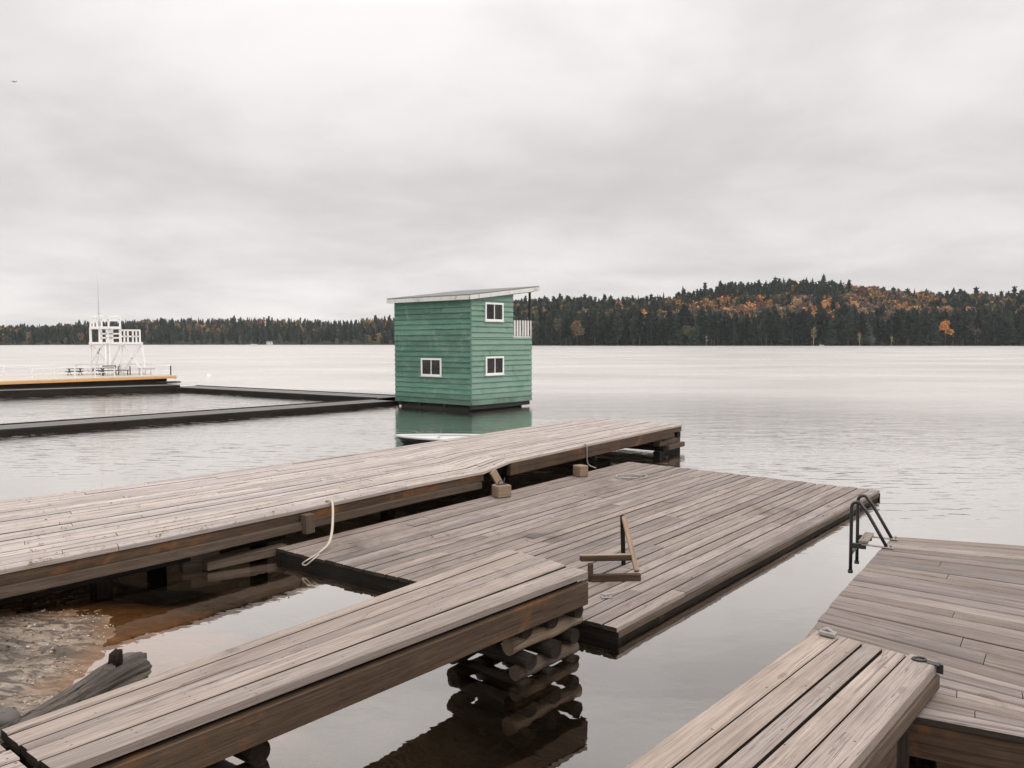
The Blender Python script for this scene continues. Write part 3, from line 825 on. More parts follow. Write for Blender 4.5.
side(C_f, C_r, mC * .05, -.042 - .08, .06, .15, M['beam_dk'], fl)
for k in range(5):
    a = lerp(C_l, C_f, .08 + .21 * k) + nC * .12; b = lerp(C_n, C_r, .08 + .21 * k) - nC * .12
    mb = MB(); mb.beam(a + V((0, 0, -.17)), b + V((0, 0, -.17)), .5, .24); wparent(mb.build('float', M['beam_dk']), fl)

# --- A: near gangway on a log crib
zA = .74
A_f, A_n = at(508, 548.5, zA), at(588.5, 571.5, zA)               # outer end: far corner, near corner
A_s0 = at(-4, 731, zA); A_s1 = at(82, 781, zA)
# shore end follows the cross gap
A_s0 = line_at_px(at(60, 707.5, zA), A_f, -14); A_s1 = line_at_px(at(250, 698, zA), A_n, 42)
gang = empty('timber_gangway', (at(300, 700, 0)).xy.to_3d(), 'narrow five board timber gangway in the foreground resting on log cribs', 'gangway')
mb = MB(); deck(mb, A_s0, A_s1, A_f, A_n, 5, .05, .015, 0, None, 5, widths=[.15, .23, .14, .23, .24], ragged=.01)
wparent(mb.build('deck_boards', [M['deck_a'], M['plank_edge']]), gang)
dA = (A_n - A_s1).normalized(); nA = V((dA.y, -dA.x, 0))
side(A_s1 - dA * .0, A_n - dA * .01, -nA * .026, -.052 - .122, .07, .185, M['beam'], gang)
side(A_s1, A_n - dA * .06, -nA * .10, -.052 - .05, .07, .09, M['beam_dk'], gang)
side(A_s0, A_f, nA * .06, -.052 - .105, .07, .20, M['beam_dk'], gang)
side(A_f - dA * .08 + nA * .06, A_n - dA * .08 - nA * .09, V((0, 0, 0)), -.052 - .09, .07, .17, M['beam_dk'], gang)
for k in (.2, .5, .75): side(lerp(A_s0, A_f, k) + nA * .12, lerp(A_s1, A_n, k) - nA * .1, V((0, 0, 0)), -.052 - .09, .07, .16, M['beam_dk'], gang, 'joist')
cr = at(521, 685, 0)
ex = dA.copy(); ey = -nA
cr = cr - ex * .02 - ey * .02
crib(gang, cr + ex * .06 + ey * .07, ex, ey, .62, .60, 6, .066, -.15, (M['log'], M['log_tan']), .09, ((4, 0), (2, 0)))
lc = at(279, 775, .1); lc.z = 0
crib(gang, lc - ex * .75 + ey * .06, ex, ey, .62, .58, 5, .074, -.10, (M['log'], M['log_tan']), .1)

# small shore landing past the gap
land_ = empty('shore_landing', (-2.6, 3.1, 0), 'short board landing at the lower left corner across a dark gap', 'landing')
g0 = A_s0 - dA * .055; g1 = A_s1 - dA * .055
mb = MB(); deck(mb, g0 - dA * 1.4 - nA * .3, g1 - dA * 1.4, g0 - nA * .3, g1 + nA * 0.05, 7, .05, .011, 0)
wparent(mb.build('deck_boards', [M['deck_a'], M['plank_edge']]), land_)
side(g0 - dA * .06 - nA * .3, g1 - dA * .06, V((0, 0, 0)), -.14, .07, .17, M['beam_dk'], land_)
for k in (.15, .85):
    p = lerp(g0, g1, k) - dA * .4; mb = MB(); mb.beam((p.x, p.y, -.2), (p.x, p.y, zA - .06), .14, .14, up=V((1, 0, 0))); wparent(mb.build('post', M['beam_dk']), land_)

# --- D: right dock, boards fan slightly
zD = .60
D_edge_b, D_edge_f = at(893.5, 536.5, zD), at(815, 628, zD)
dD = (D_edge_b - D_edge_f).normalized()
rd = empty('timber_dock', (4.5, 6, 0), 'wide brown board dock at the right edge carrying the black ladder', 'dock')
# stations: left point (distance along the left edge from the back), matching right point off frame
def ext(p, q, k): return p + (q - p).normalized() * k
stn = [(at(893.5, 536.5, zD), at(1024, 545.5, zD)), (at(885, 544.5, zD), at(1024, 557.2, zD)), (at(867, 564.2, zD), at(1024, 587.4, zD)), (at(840, 593.3, zD), at(1024, 629, zD)),
       (at(813, 627, zD), at(1024, 686, zD)), (None, None)]
rows = []
front_l, front_r = at(920, 717, zD), at(1024, 736.7, zD)
fl_ = front_l + (front_l - front_r).normalized() * .78
stn[-1] = (fl_, front_r)
Ll = [s[0] for s in stn]; Rr = [ext(a, b, 3.6) for a, b in stn]
def along(pts, t, ws):
    for i in range(len(ws) - 1):
        if t <= ws[i + 1] or i == len(ws) - 2:
            return lerp(pts[i], pts[i + 1], (t - ws[i]) / (ws[i + 1] - ws[i]))
cum = [0]
for a, b in zip(Ll, Ll[1:]): cum.append(cum[-1] + (b - a).length)
ws = [c / cum[-1] for c in cum]
mb = MB(); N = 26; wd = [random.uniform(.88, 1.12) for _ in range(N)]; tot = sum(wd); acc = 0
for k in range(N):
    a, b = acc / tot, (acc + wd[k]) / tot; acc += wd[k]
    deck(mb, along(Ll, a, ws), along(Ll, b, ws), along(Rr, a, ws), along(Rr, b, ws), 1, .04, .014, 2.1 if k > 17 else 3.0, None, 3, ragged=.004)
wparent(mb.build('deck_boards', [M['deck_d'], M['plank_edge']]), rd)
side(Ll[0], Ll[4], V((dD.y, -dD.x, 0)) * .05, -.042 - .09, .06, .17, M['beam'], rd)
side(Ll[4], Ll[5], V((dD.y, -dD.x, 0)) * .08, -.042 - .09, .06, .17, M['beam_dk'], rd)
side(Ll[5] + V((.02, .05, 0)), Rr[5] + V((0, .05, 0)), V((0, 0, 0)), -.042 - .10, .06, .19, M['beam'], rd)
side(Ll[0] + V((.03, -.06, 0)), Rr[0] + V((0, -.06, 0)), V((0, 0, 0)), -.042 - .09, .06, .17, M['beam_dk'], rd)
for k in range(4):
    for j in (.06, .5):
        p = lerp(along(Ll, .06 + k * .29, ws), along(Rr, .06 + k * .29, ws), j + .03) + V((.08, 0, 0))
        mb = MB(); mb.tube([(p.x, p.y, -2.2), (p.x, p.y, zD - .06)], .09, 12, wob=.02); wparent(mb.build('piling', M['beam_dk']), rd)

# --- E: heavy ramp resting on D
zE = .775
E_l, E_r = at(814.5, 630.5, zE), at(940, 662.5, zE)
E_sl, E_sr = at(617, 770, zE), at(848, 770, zE)
E_sl = ext(E_l, E_sl, 3.4); E_sr = ext(E_r, E_sr, 3.4)
rp = empty('timber_ramp', (1.2, 3.6, 0), 'pale heavy plank ramp at the lower right overlapping the brown dock', 'ramp')
mb = MB(); deck(mb, E_sl, E_sr, E_l, E_r, 5, .06, .016, 0, None, 5, widths=[.19, .17, .14, .16, .21], ragged=.006)
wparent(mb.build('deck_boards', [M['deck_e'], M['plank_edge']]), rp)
dE = (E_r - E_sr).normalized(); nE = V((dE.y, -dE.x, 0))
side(E_sr, E_r - dE * .01, -nE * .035, -.062 - .045, .08, .085, M['beam_lt'], rp)
side(E_sl, E_l - dE * .01, nE * .035, -.062 - .045, .08, .085, M['beam'], rp)
side(E_sr, E_r - dE * .75, -nE * .06, -.15 - .085, .09, .16, M['beam'], rp)
for q, w in ((.62, .16), (1.5, .16)):
    p = E_r - dE * q - nE * .10; mb = MB(); mb.beam((p.x, p.y, -1.2), (p.x, p.y, zE - .16), w, w, up=V((1, 0, 0))); wparent(mb.build('post', M['log']), rp)
    p = E_l - dE * (q + .3) + nE * .14; mb = MB(); mb.beam((p.x, p.y, -1.2), (p.x, p.y, zE - .16), w, w, up=V((1, 0, 0))); wparent(mb.build('post', M['log']), rp)
# hinge strap and iron ring at the outer end
def ring(c, r, rad, squash=1., tilt=None, n=22, gap=0.):
    pts = []
    for i in range(n + 1):
        a = gap + (2 * math.pi - 2 * gap) * i / n; pts.append(V(c) + V((math.cos(a) * r, math.sin(a) * r * squash, 0)))
    return pts
mb = MB(); p = lerp(E_l, E_r, .87) - dE * .06 + V((0, 0, .012)); mb.tube(ring(p, .036, .008, .7), .007, 8); wparent(mb.build('iron_ring', M['black_metal']), rp)
mb = MB(); p = E_r - dE * .05 + V((0, 0, .004)); mb.beam(p - nE * .07, p + nE * .012, .05, .008); mb.beam(p + nE * .012 + V((0, 0, .004)), p + nE * .012 + V((0, 0, -.05)), .035, .008, up=dE)
wparent(mb.build('strap', M['black_metal']), rp)
mb = MB(); p = E_l - dE * .05 + nE * .05 + V((0, 0, .02)); mb.beam(p, p + nE * .10, .05, .03); mb.tube([p + V((0, 0, 0)), p + nE * .05 + V((0, 0, .03)), p + nE * .1], .012, 8)
wparent(mb.build('hinge', M['steel']), rp)

# ------------------------------------------------------------------ ladder
p1 = at(886.4, 546.6, zD + .02); p2 = at(891.5, 538.2, zD + .02)
sep = (p2 - p1); sep.z = 0
lat = -V((dD.y, -dD.x, 0))                                      # outwards over the water
lad = empty('swim_ladder', p1, 'black tubular metal swim ladder bolted to the edge of the brown dock', 'ladder')
edge_p = at(863.5, 548, zD)
for base in (p1, p1 + sep):
    dist = (edge_p - p1).dot(lat) + .135
    top = base + lat * dist; pts = [base]
    zt = 1.005 - zD
    pts += [base + lat * dist * .3 + V((0, 0, zt * .42)), base + lat * dist * .58 + V((0, 0, zt * .80))]
    for i in range(1, 8):
        a = math.pi * .30 + (math.pi * .70) * i / 7
        r = dist * .17
        pts.append(top - lat * r + V((0, 0, zt - r)) + (-lat * -1 * 0) + lat * (-math.cos(a)) * r + V((0, 0, math.sin(a) * r)))
    pts += [top + V((0, 0, zt * .4)), top + V((0, 0, -.1)), top + V((0, 0, .32 - zD))]
    mb = MB(); mb.tube(pts, .0165, 12); wparent(mb.build('rail', M['black_metal']), lad)
    mb = MB(); mb.beam(base - lat * .06 + V((0, 0, -.008)), base + lat * (dist - .10) + V((0, 0, -.008)), .045, .012)
    mb.tube([base - lat * .04, base - lat * .04 + V((0, 0, .03))], .01, 8); wparent(mb.build('foot_plate', M['steel']), lad)
    mb = MB(); mb.beam(top + V((0, 0, -.03)), top - lat * .14 + V((0, 0, -.03)), .03, .05); wparent(mb.build('bracket', M['black_metal']), lad)
    mb = MB(); mb.tube([top + V((0, 0, .32 - zD)), top + V((0, 0, .29 - zD))], .024, 10); wparent(mb.build('rail_cap', M['black_metal']), lad)
dist = (edge_p - p1).dot(lat) + .135
t1 = p1 + lat * dist; mb = MB(); mb.beam(t1 - lat * .115 + V((0, 0, .018)) - sep * .06, t1 - lat * .115 + sep * 1.0 + V((0, 0, .018)), .085, .03)
wparent(mb.build('step', M['deck_d']), lad)
for dz in (-.12, ):
    mb = MB(); mb.beam(t1 + V((0, 0, dz)), t1 + sep + V((0, 0, dz)), .03, .03); wparent(mb.build('rung', M['black_metal']), lad)

# ------------------------------------------------------------------ things on the floating dock
st = empty('wooden_stand', (1.05, 8.2, zC), 'small triangular timber stand of beams with one upright on the floating dock', 'stand')
fr_ = at(638.5, 577, zC + .035); fl2 = at(592, 578, zC + .035); pb = at(625, 564.5, zC)
ptop = atY(622.3, 515.5, pb.y); pb.x = (pb.x + ptop.x) / 2
def part(par, name, mat, a, b, w, h, up=V((0, 0, 1))):
    mb = MB(); mb.beam(a, b, w, h, up=up); return wparent(mb.build(name, mat), par)
part(st, 'base_beam', M['beam'], fl2 - V((.02, 0, 0)), fr_ + V((.02, 0, 0)), .06, .075)
part(st, 'upright', M['beam_dk'], V((pb.x, pb.y, zC)), ptop, .045, .05, V((0, 1, 0)))
part(st, 'brace', M['tan'], ptop + V((.012, -.03, -.01)), fr_ + V((-.01, .045, .045)), .045, .05, V((1, 0, 0)))
part(st, 'corner_post', M['beam'], fl2 + V((-.015, .012, -.04)), fl2 + V((-.015, .012, .15)), .055, .055, V((0, 1, 0)))
a = atY(580.5, 558.5, fl2.y + .02); b = atY(633.5, 557.5, lerp(ptop.y, fr_.y, .66))
part(st, 'rail', M['beam'], a, b, .055, .055)
mb = MB(); mb.beam(a + V((-.012, -.005, .034)), b + V((0, 0, .034)), .05, .012); wparent(mb.build('top_batten', M['tan']), st)

def block(px, py, s, label, hw, rz):
    p = at(px, py, zC + .004)
    e = empty('mooring_block', p, label, 'block', None, rz)
    mb = MB(); mb.box((0, 0, s[2] / 2), s, bev=.012); mb.build('body', M['tan'], e)
    if hw:
        mb = MB(); mb.box((0, 0, s[2] + .006), (s[0] * .7, s[1] * .35, .012)); mb.tube([(-.05, 0, s[2]), (-.05, 0, s[2] + .05), (0, 0, s[2] + .075), (.05, 0, s[2] + .05), (.05, 0, s[2])], .009, 8)
        mb.tube([(.07, .03, s[2]), (.085, .05, s[2] + .1)], .006, 6); mb.build('iron_staple', M['black_metal'], e)
    return e
ang = math.atan2(dC.y, dC.x)
block(501.5, 496.5, (.25, .22, .19), 'squat tan wooden mooring block with iron staple on top', True, ang - .35)
block(580.5, 476, (.20, .22, .20), 'plain tan wooden mooring block at the far edge of the floating dock', False, ang - .3)
# leaning board between pier and float
t = t_px(491)
a = edgeB(t, .03, -.03); b = edgeB(t + .008, .10, -.30)
mb = MB(); mb.beam(a, b, .15, .04, up=nB); o = mb.build('leaning_board', M['tan']); tag(o, 'short tan board leaning against the pier side behind the staple block', 'board')
# white rope from pier to float
t = t_px(329.5)
r0 = edgeB(t, -.10, .02); r1 = edgeB(t, .02, .015); r2 = at(327, 527, .48); r3 = at(324.5, 541, .30); r4 = at(318, 553.5, .155); r5 = at(309, 559, .15); r6 = at(302.5, 563.5, .09); r7 = at(306, 565, .08); r8 = at(313, 559.5, .15); r9 = at(319, 554.5, .155)
def smooth(pts, n=5):
    out = []
    for i in range(len(pts) - 1):
        p0, p1_, p2_, p3 = pts[max(i - 1, 0)], pts[i], pts[i + 1], pts[min(i + 2, len(pts) - 1)]
        for k in range(n):
            t = k / n
            out.append(.5 * ((2 * p1_) + (p2_ - p0) * t + (2 * p0 - 5 * p1_ + 4 * p2_ - p3) * t * t + (3 * p1_ - p0 - 3 * p2_ + p3) * t ** 3))
    out.append(pts[-1]); return out
# the thick part hangs from the pier edge to the float deck
r2 = lerp(r1, at(318, 553.5, .155), .38) + V((.07, -.02, -.06)); r3 = lerp(r1, at(318, 553.5, .155), .70) + V((.08, -.02, -.07))
pts = smooth([r0, r1, r2, r3, r4]); rope_e = empty('mooring_rope', r4, 'white rope hanging from the pier edge down onto the floating dock', 'rope')
mb = MB(); mb.tube(pts, [.016] * (len(pts) - 6) + [.015, .014, .013, .012, .010, .009], 10); wparent(mb.build('thick_line', M['rope']), rope_e)
pts = smooth([r4, r5, r6, r7, r8, r9]); mb = MB(); mb.tube(pts, .008, 8); wparent(mb.build('loop', M['rope']), rope_e)
# thin cable
t = t_px(586)
c0 = edgeB(t, -.03, .005); c1 = edgeB(t, .025, -.02); c3 = at(596, 468, zC + .02); c2 = lerp(c1, c3, .55) + V((-.08, 0, -.10))
mb = MB(); mb.tube(smooth([c0, c1, c2, c3]), .012, 8); o = mb.build('cable', M['grey_rope']); tag(o, 'thin grey cable drooping from the pier edge to the far side of the float', 'cable')
# coil lying on the float
c = at(630, 476.8, zC + .02)
pts = [c + V((math.cos(a_ * .35) * (.20 + .006 * a_) , math.sin(a_ * .35) * (.15 + .005 * a_), .004 * (a_ % 5))) for a_ in range(0, 24)]
mb = MB(); mb.tube(smooth(pts, 3), .011, 8); o = mb.build('rope_coil', M['grey_rope']); tag(o, 'small loose loop of grey rope lying on the floating dock', 'rope')
# cleat with a split in the board
c = at(606.5, 597.5, zC + .004); cl = empty('dock_cleat', c, 'small steel cleat bolted near the front corner of the floating dock', 'cleat')
mb = MB(); mb.box((0, 0, .005), (.10, .06, .01)); mb.build('base', M['steel'], cl)
mb = MB(); mb.tube([(-.06, 0, .035), (-.02, 0, .03), (.02, 0, .03), (.06, 0, .035)], [.007, .011, .011, .007], 8); mb.tube([(-.02, 0, 0), (-.02, 0, .03)], .009, 8); mb.tube([(.02, 0, 0), (.02, 0, .03)], .009, 8); mb.build('horn', M['steel'], cl)
cl.rotation_euler.z = .2
# ------------------------------------------------------------------ green hut
N0 = at(471.3, 412, 0)
eR = V((.643, .766, 0)).normalized()
hut = empty('green_hut', N0, 'two storey green clapboard hut standing in the water with a slanting roof', 'hut')
rotm = Matrix.Rotation(R(-.1), 4, 'Y') @ Matrix.Rotation(math.atan2(eR.y, eR.x), 4, 'Z')
hut.matrix_world = Matrix.Translation(N0) @ rotm
W, D_, Zb, Z0, SL, XU, ZBAL = 3.6, 4.2, .24, 4.265, .124, 2.42, 2.80
def roofz(x): return Z0 + SL * x
def siding(mb, fpos, length_fn, z0, ztop, course=.205):
    z = z0
    while z < ztop - .02:
        z1 = min(z + course * random.uniform(.93, 1.07), ztop)
        segs = length_fn(z, z1)
        for (a0, a1, b0, b1) in segs:           # bottom from a0..a1, top b0..b1
            cuts = [0, 1]
            if random.random() < .6: cuts = [0, random.uniform(.25, .75), 1]
            for c0, c1 in zip(cuts, cuts[1:]):
                g = .003 / max(.1, abs(a1 - a0)); A, Bq, Cq, Dq = lerp(a0, a1, c0 + g), lerp(a0, a1, c1 - g), lerp(b0, b1, c1 - g), lerp(b0, b1, c0 + g)
                w = random.uniform(-.004, .004); u0, v0 = random.uniform(0, 50), random.uniform(0, 50)
                s = [fpos(A, z + w, .054), fpos(Bq, z - w, .054), fpos(Cq, z1 + .012, .004), fpos(Dq, z1 + .012, .004)]
                k = [fpos(A, z + w, -.004), fpos(Bq, z - w, -.004), fpos(Cq, z1 + .012, -.004), fpos(Dq, z1 + .012, -.004)]
                L = abs(Bq - A)
                u = [(u0, v0), (u0 + L, v0), (u0 + L, v0 + .2), (u0, v0 + .2)]
                b = len(mb.v); mb.v += [tuple(p) for p in s + k]
                for f in ([0, 1, 2, 3], [7, 6, 5, 4], [4, 5, 1, 0], [5, 6, 2, 1], [6, 7, 3, 2], [7, 4, 0, 3]):
                    mb.face([b + i for i in f], [u[i % 4] for i in f])
        z = z1
# right (side) face: y = 0 plane, facing -y
mb = MB()
def lf_right(z, z1):
    xa = max(0, (z - Z0) / SL); xb = max(0, (z1 - Z0) / SL)
    end = W if z1 <= ZBAL + .02 else XU
    return [(xa, end, xb, end)] if xa < end - .05 else []
siding(mb, lambda a, z, o_: V((a, -o_, z)), lf_right, Zb, ZBAL)
siding(mb, lambda a, z, o_: V((a, -o_, z)), lf_right, ZBAL, roofz(XU) - .02)
# front (left in view) face: x = 0 plane, facing -x
mb2 = MB(); siding(mb2, lambda a, z, o_: V((-o_, a, z)), lambda z, z1: [(0, D_, 0, D_)], Zb, Z0 - .01)
# back faces
mb3 = MB(); siding(mb3, lambda a, z, o_: V((a, D_ + o_, z)), lf_right, Zb, ZBAL); siding(mb3, lambda a, z, o_: V((a, D_ + o_, z)), lf_right, ZBAL, roofz(XU) - .02)
mb4 = MB(); siding(mb4, lambda a, z, o_: V((W + o_, a, z)), lambda z, z1: [(0, D_, 0, D_)], Zb, ZBAL)
siding(mb4, lambda a, z, o_: V((XU + o_, a, z)), lambda z, z1: [(0, D_, 0, D_)], ZBAL, roofz(XU) - .02)
for m_, nm in ((mb, 'side_wall'), (mb2, 'front_wall'), (mb3, 'rear_side_wall'), (mb4, 'back_wall')): m_.build('wall', M['green_lit'] if nm == 'side_wall' else M['green'], hut)
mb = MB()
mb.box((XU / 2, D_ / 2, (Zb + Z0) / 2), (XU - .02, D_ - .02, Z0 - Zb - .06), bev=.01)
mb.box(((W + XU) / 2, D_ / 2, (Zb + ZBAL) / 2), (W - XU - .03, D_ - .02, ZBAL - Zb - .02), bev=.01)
mb.build('inner_frame', M['hut_frame'], hut)
mb = MB()
for (x, y) in ((-.02, -.02),): mb.beam((x, y, Zb), (x, y, Z0), .05, .05, up=V((0, 1, 0)))
mb.build('corner_trim', M['green'], hut)
# roof slab with overhang, fascia, rafters
ov = .22
def roof_slab():
    mb = MB(); x0, x1, y0, y1 = -ov, W + ov + .1, -.16, D_ + ov; th = .05
    pts = [(x0, y0), (x1, y0), (x1, y1), (x0, y1)]; up_ = .15
    t_ = [V((x, y, roofz(x) + up_)) for x, y in pts]; b_ = [p - V((0, 0, th)) for p in t_]
    mb.poly(t_); mb.poly(b_[::-1])
    for i in range(4): j = (i + 1) % 4; mb.poly([b_[i], b_[j], t_[j], t_[i]])
    return mb, pts
mb, pts = roof_slab(); roof = mb.build('roof', M['roofing'], hut)
mb = MB()
def fasc(p, q):
    a = V((p[0], p[1], roofz(p[0]) + .025)); b = V((q[0], q[1], roofz(q[0]) + .025)); mb.beam(a, b, .035, .15)
fasc((-ov - .02, -.18), (W + ov + .12, -.18)); fasc((-ov - .02, -.14), (-ov - .02, D_ + ov)); fasc((W + ov + .12, -.14), (W + ov + .12, D_ + ov)); fasc((-ov, D_ + ov + .02), (W + ov, D_ + ov + .02))
mb.build('fascia', M['white_trim'], roof)
mb = MB()
for y in (.05, 1.0, 2.0, 3.0, 4.1): mb.beam((XU, y, roofz(XU) - .02), (W + .2, y, roofz(W + .2) - .02), .05, .12)
mb.build('rafter', M['hut_frame'], roof)
# balcony
for y in (.04, D_ - .04):
    mb = MB(); mb.beam((W - .05, y, ZBAL), (W - .05, y, roofz(W) - .02), .075, .075, up=V((0, 1, 0))); mb.build('balcony_post', M['hut_frame'], hut)
mb = MB(); mb.box(((W + XU) / 2, D_ / 2, ZBAL + .025), (W - XU, D_ + .04, .05)); mb.build('balcony_floor', M['white_trim'], hut)
rl = MB()
for y in (.0, D_):
    rl.beam((XU + .03, y, ZBAL + .70), (W + .03, y, ZBAL + .70), .06, .04)
rl.beam((W, 0, ZBAL + .70), (W, D_, ZBAL + .70), .06, .04)
ro = rl.build('balcony_railing', M['hut_frame'], hut)
for i in range(7):
    mb = MB(); x = XU + .10 + i * .17; mb.beam((x, -.02, ZBAL + .06), (x, -.02, ZBAL + .68), .10, .02, up=V((0, 1, 0))); mb.build('baluster', M['white_trim'], ro)
for i in range(17):
    mb = MB(); y = .2 + i * .24; mb.beam((W + .02, y, ZBAL + .06), (W + .02, y, ZBAL + .68), .10, .02, up=V((1, 0, 0))); mb.build('baluster', M['white_trim'], ro)
def window(face, c, z0, z1, w):
    fp = (lambda a, z, o_: V((c + a, -o_, z))) if face == 'right' else (lambda a, z, o_: V((-o_, c - a, z)))
    h = z1 - z0; zm = (z0 + z1) / 2; fw = .068
    upv = V((0, 1, 0)) if face == 'right' else V((1, 0, 0))
    mb = MB()
    mb.beam(fp(-w / 2, z0 + fw / 2, .06), fp(w / 2, z0 + fw / 2, .06), fw, .06, up=upv); mb.beam(fp(-w / 2, z1 - fw / 2, .06), fp(w / 2, z1 - fw / 2, .06), fw, .06, up=upv)
    mb.beam(fp(-w / 2 + fw / 2, z0 + fw, .06), fp(-w / 2 + fw / 2, z1 - fw, .06), fw, .06, up=upv); mb.beam(fp(w / 2 - fw / 2, z0 + fw, .06), fp(w / 2 - fw / 2, z1 - fw, .06), fw, .06, up=upv)
    fr = mb.build('window', M['white'], hut)
    mb = MB(); mb.beam(fp(0, z0 + fw, .062), fp(0, z1 - fw, .062), .035, .045, up=upv); mb.build('mullion', M['white'], fr)
    mb = MB(); mb.beam(fp(-w / 2 - .04, z0 - .02, .055), fp(w / 2 + .04, z0 - .02, .055), .04, .09, up=upv); mb.build('sill', M['white_trim'], fr)
    for s in (-1, 1):
        cx = s * (w / 2 - fw + .017) / 2; hw_ = (w / 2 - fw - .017) / 2
        mb = MB(); mb.poly([fp(cx - hw_, z0 + fw, .056), fp(cx + hw_, z0 + fw, .056), fp(cx + hw_, z1 - fw, .056), fp(cx - hw_, z1 - fw, .056)])
        mb.build('pane', M['glass'], fr)
window('right', 1.27, 1.36, 2.06, 1.05); window('right', 1.25, 3.42, 4.12, 1.05); window('left', 2.06, 1.30, 1.99, 1.12)
# underframe and floats
mb = MB()
for y in (.12, 1.5, 2.9, D_ - .12): mb.beam((.1, y, Zb - .09), (W - .05, y, Zb - .09), .16, .16)
mb.build('floor_joist', M['hut_frame'], hut)
mb = MB()
for x in (.35, W - .55): mb.tube([(x, .25, .0), (x, D_ - .2, .0)], .24, 16)
mb.box((W / 2, D_ / 2, .02), (W - .7, D_ - .5, .22)); mb.build('float', M['hut_frame'], hut)

# ------------------------------------------------------------------ small boat beyond the pier
def boat(loc, rz, L, Bm, Hh, name, label, mats, z=0):
    e = empty(name, loc, label, 'boat', None, rz)
    n = 14; secs = []; ins = []
    for i in range(n + 1):
        t = i / n; w = Bm / 2 * (math.sin(math.pi * min(1, .5 * t / .62 if t < .62 else .5)) ** .8 if t < .62 else 1 - .25 * ((t - .62) / .38) ** 2)
        w = max(w, .012); sh = Hh * (1 + .35 * (1 - t) ** 2); kx = .12 * (1 - t) ** 3 * L
        x = t * L
        secs.append([V((x - kx * .0, -w, sh)), V((x + kx * .25, -w * .92, sh * .5)), V((x + kx * .6, -w * .55, .02)), V((x + kx * .8, 0, -.08)), V((x + kx * .6, w * .55, .02)), V((x + kx * .25, w * .92, sh * .5)), V((x, w, sh))])
        wi = max(w - .05, .004)
        ins.append([V((x + .03, -wi, sh)), V((x + .03, -wi * .85, sh * .45)), V((x + .03, 0, .10)), V((x + .03, wi * .85, sh * .45)), V((x + .03, wi, sh))])
    mb = MB(); mb.sweep(secs, [t_ * .3 for t_ in range(n + 1)], [0] * 8, cap=True, closed=False, smooth=True); mb.build('hull', mats[0], e)
    mb = MB(); mb.sweep([s[::-1] for s in ins], [0] * (n + 1), [0] * 6, cap=False, closed=False, smooth=True); mb.build('inside', mats[1], e)
    mb = MB()
    for s in (0, -1):
        mb.tube([q[s] + V((0, 0, .012)) for q in secs], .035, 8)
    mb.build('gunwale', mats[1], e)
    for x in (.4, .72):
        k = int(x * n); w = secs[k][6].y; mb = MB(); mb.box((x * L, 0, Hh * .78), (.25, 2 * w - .1, .03)); mb.build('seat', mats[1], e)
    mb = MB(); sdk = [[V((p[0].x, p[0].y * .97, p[0].z)), V((p[6].x, p[6].y * .97, p[6].z))] for p in secs[:6]]
    for a, b in zip(sdk, sdk[1:]): mb.poly([a[0], b[0], b[1], a[1]])
    mb.build('foredeck', mats[1], e)
    return e
bp = at(396, 444, 0)
boat(bp, -.05, 3.0, 1.15, .15, 'rowing_boat', 'low rowing boat with pale deck and dark hull moored behind the pier', (M['boat_dark'], M['boat_grey']))

# ------------------------------------------------------------------ low walkways round the swimming area
def walkway(a0, a1, w, z, label, name='floating_walkway'):
    """a0,a1: near edge ends at water level; w: vector across to the far edge"""
    e = empty(name, a0.xy.to_3d(), label, 'walkway', 'low walkways round the swimming area')
    Z = V((0, 0, z))
    d = (a1 - a0).normalized(); wn = w.normalized()
    mb = MB(); deck(mb, a0 + w + Z - wn * .16, a0 + Z + wn * .16, a1 + w + Z - wn * .16, a1 + Z + wn * .16, 7, .04, .012, 5, None, 1)
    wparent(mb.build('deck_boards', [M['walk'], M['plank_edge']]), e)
    for off in (wn * .08, w - wn * .08):
        mb = MB(); mb.beam(a0 + off + V((0, 0, z / 2 - .05)), a1 + off + V((0, 0, z / 2 - .05)), .15, z + .16, bev=.03); wparent(mb.build('edge_beam', M['walk_edge']), e)
    return e
w1a, w1b = at(-60, 441, 0), at(400, 405, 0)
d1 = (w1b - w1a).normalized(); n1_ = V((-d1.y, d1.x, 0))
walkway(w1a, w1b, n1_ * 1.9, .15, 'low dark walkway nearest the pier leading to the green hut')
w2a = at(165, 390.3, 0); w2b = w1b + n1_ * 1.92 + d1 * .3
d2 = (w2b - w2a).normalized(); n2_ = V((-d2.y, d2.x, 0))
walkway(w2a, w2b - d2 * .02, n2_ * 2.0, .17, 'low dark walkway along the far side of the swimming area')
w3a, w3b = at(-60, 399.5, 0), at(163, 391.3, 0)
w3b = w3b + (w3b - w3a).normalized() * .9
d3 = (w3b - w3a).normalized(); n3_ = V((-d3.y, d3.x, 0))
walkway(w3a, w3b, n3_ * 1.7, .28, 'low dark walkway in front of the orange edged platform')

# ------------------------------------------------------------------ orange edged platform with railings
zG = .5
G_r = at(168, 375.5, zG); G_l = line_at_px(at(0, 381.2, zG), G_r, -70); G_r = G_r + (G_r - G_l).normalized() * .5
dG = (G_r - G_l).normalized(); bG = V((-dG.y, dG.x, 0))
plat = empty('swim_platform', G_r.xy.to_3d(), 'large flat swimming platform with an orange painted edge at the left', 'platform')
depth = 7.2
mb = MB(); deck(mb, G_l + bG * depth, G_l, G_r + bG * depth, G_r, 30, .05, .01, 5, None, 1); wparent(mb.build('deck_boards', [M['tandeck'], M['tandeck']]), plat)
mb = MB(); mb.beam(G_l + V((0, 0, -.12)) - bG * .02, G_r + V((0, 0, -.12)) - bG * .02, .06, .14); mb.beam(G_r + dG * .05 + V((0, 0, -.12)), G_r + bG * depth + dG * .05 + V((0, 0, -.12)), .06, .2)
wparent(mb.build('edge_band', M['orange']), plat)
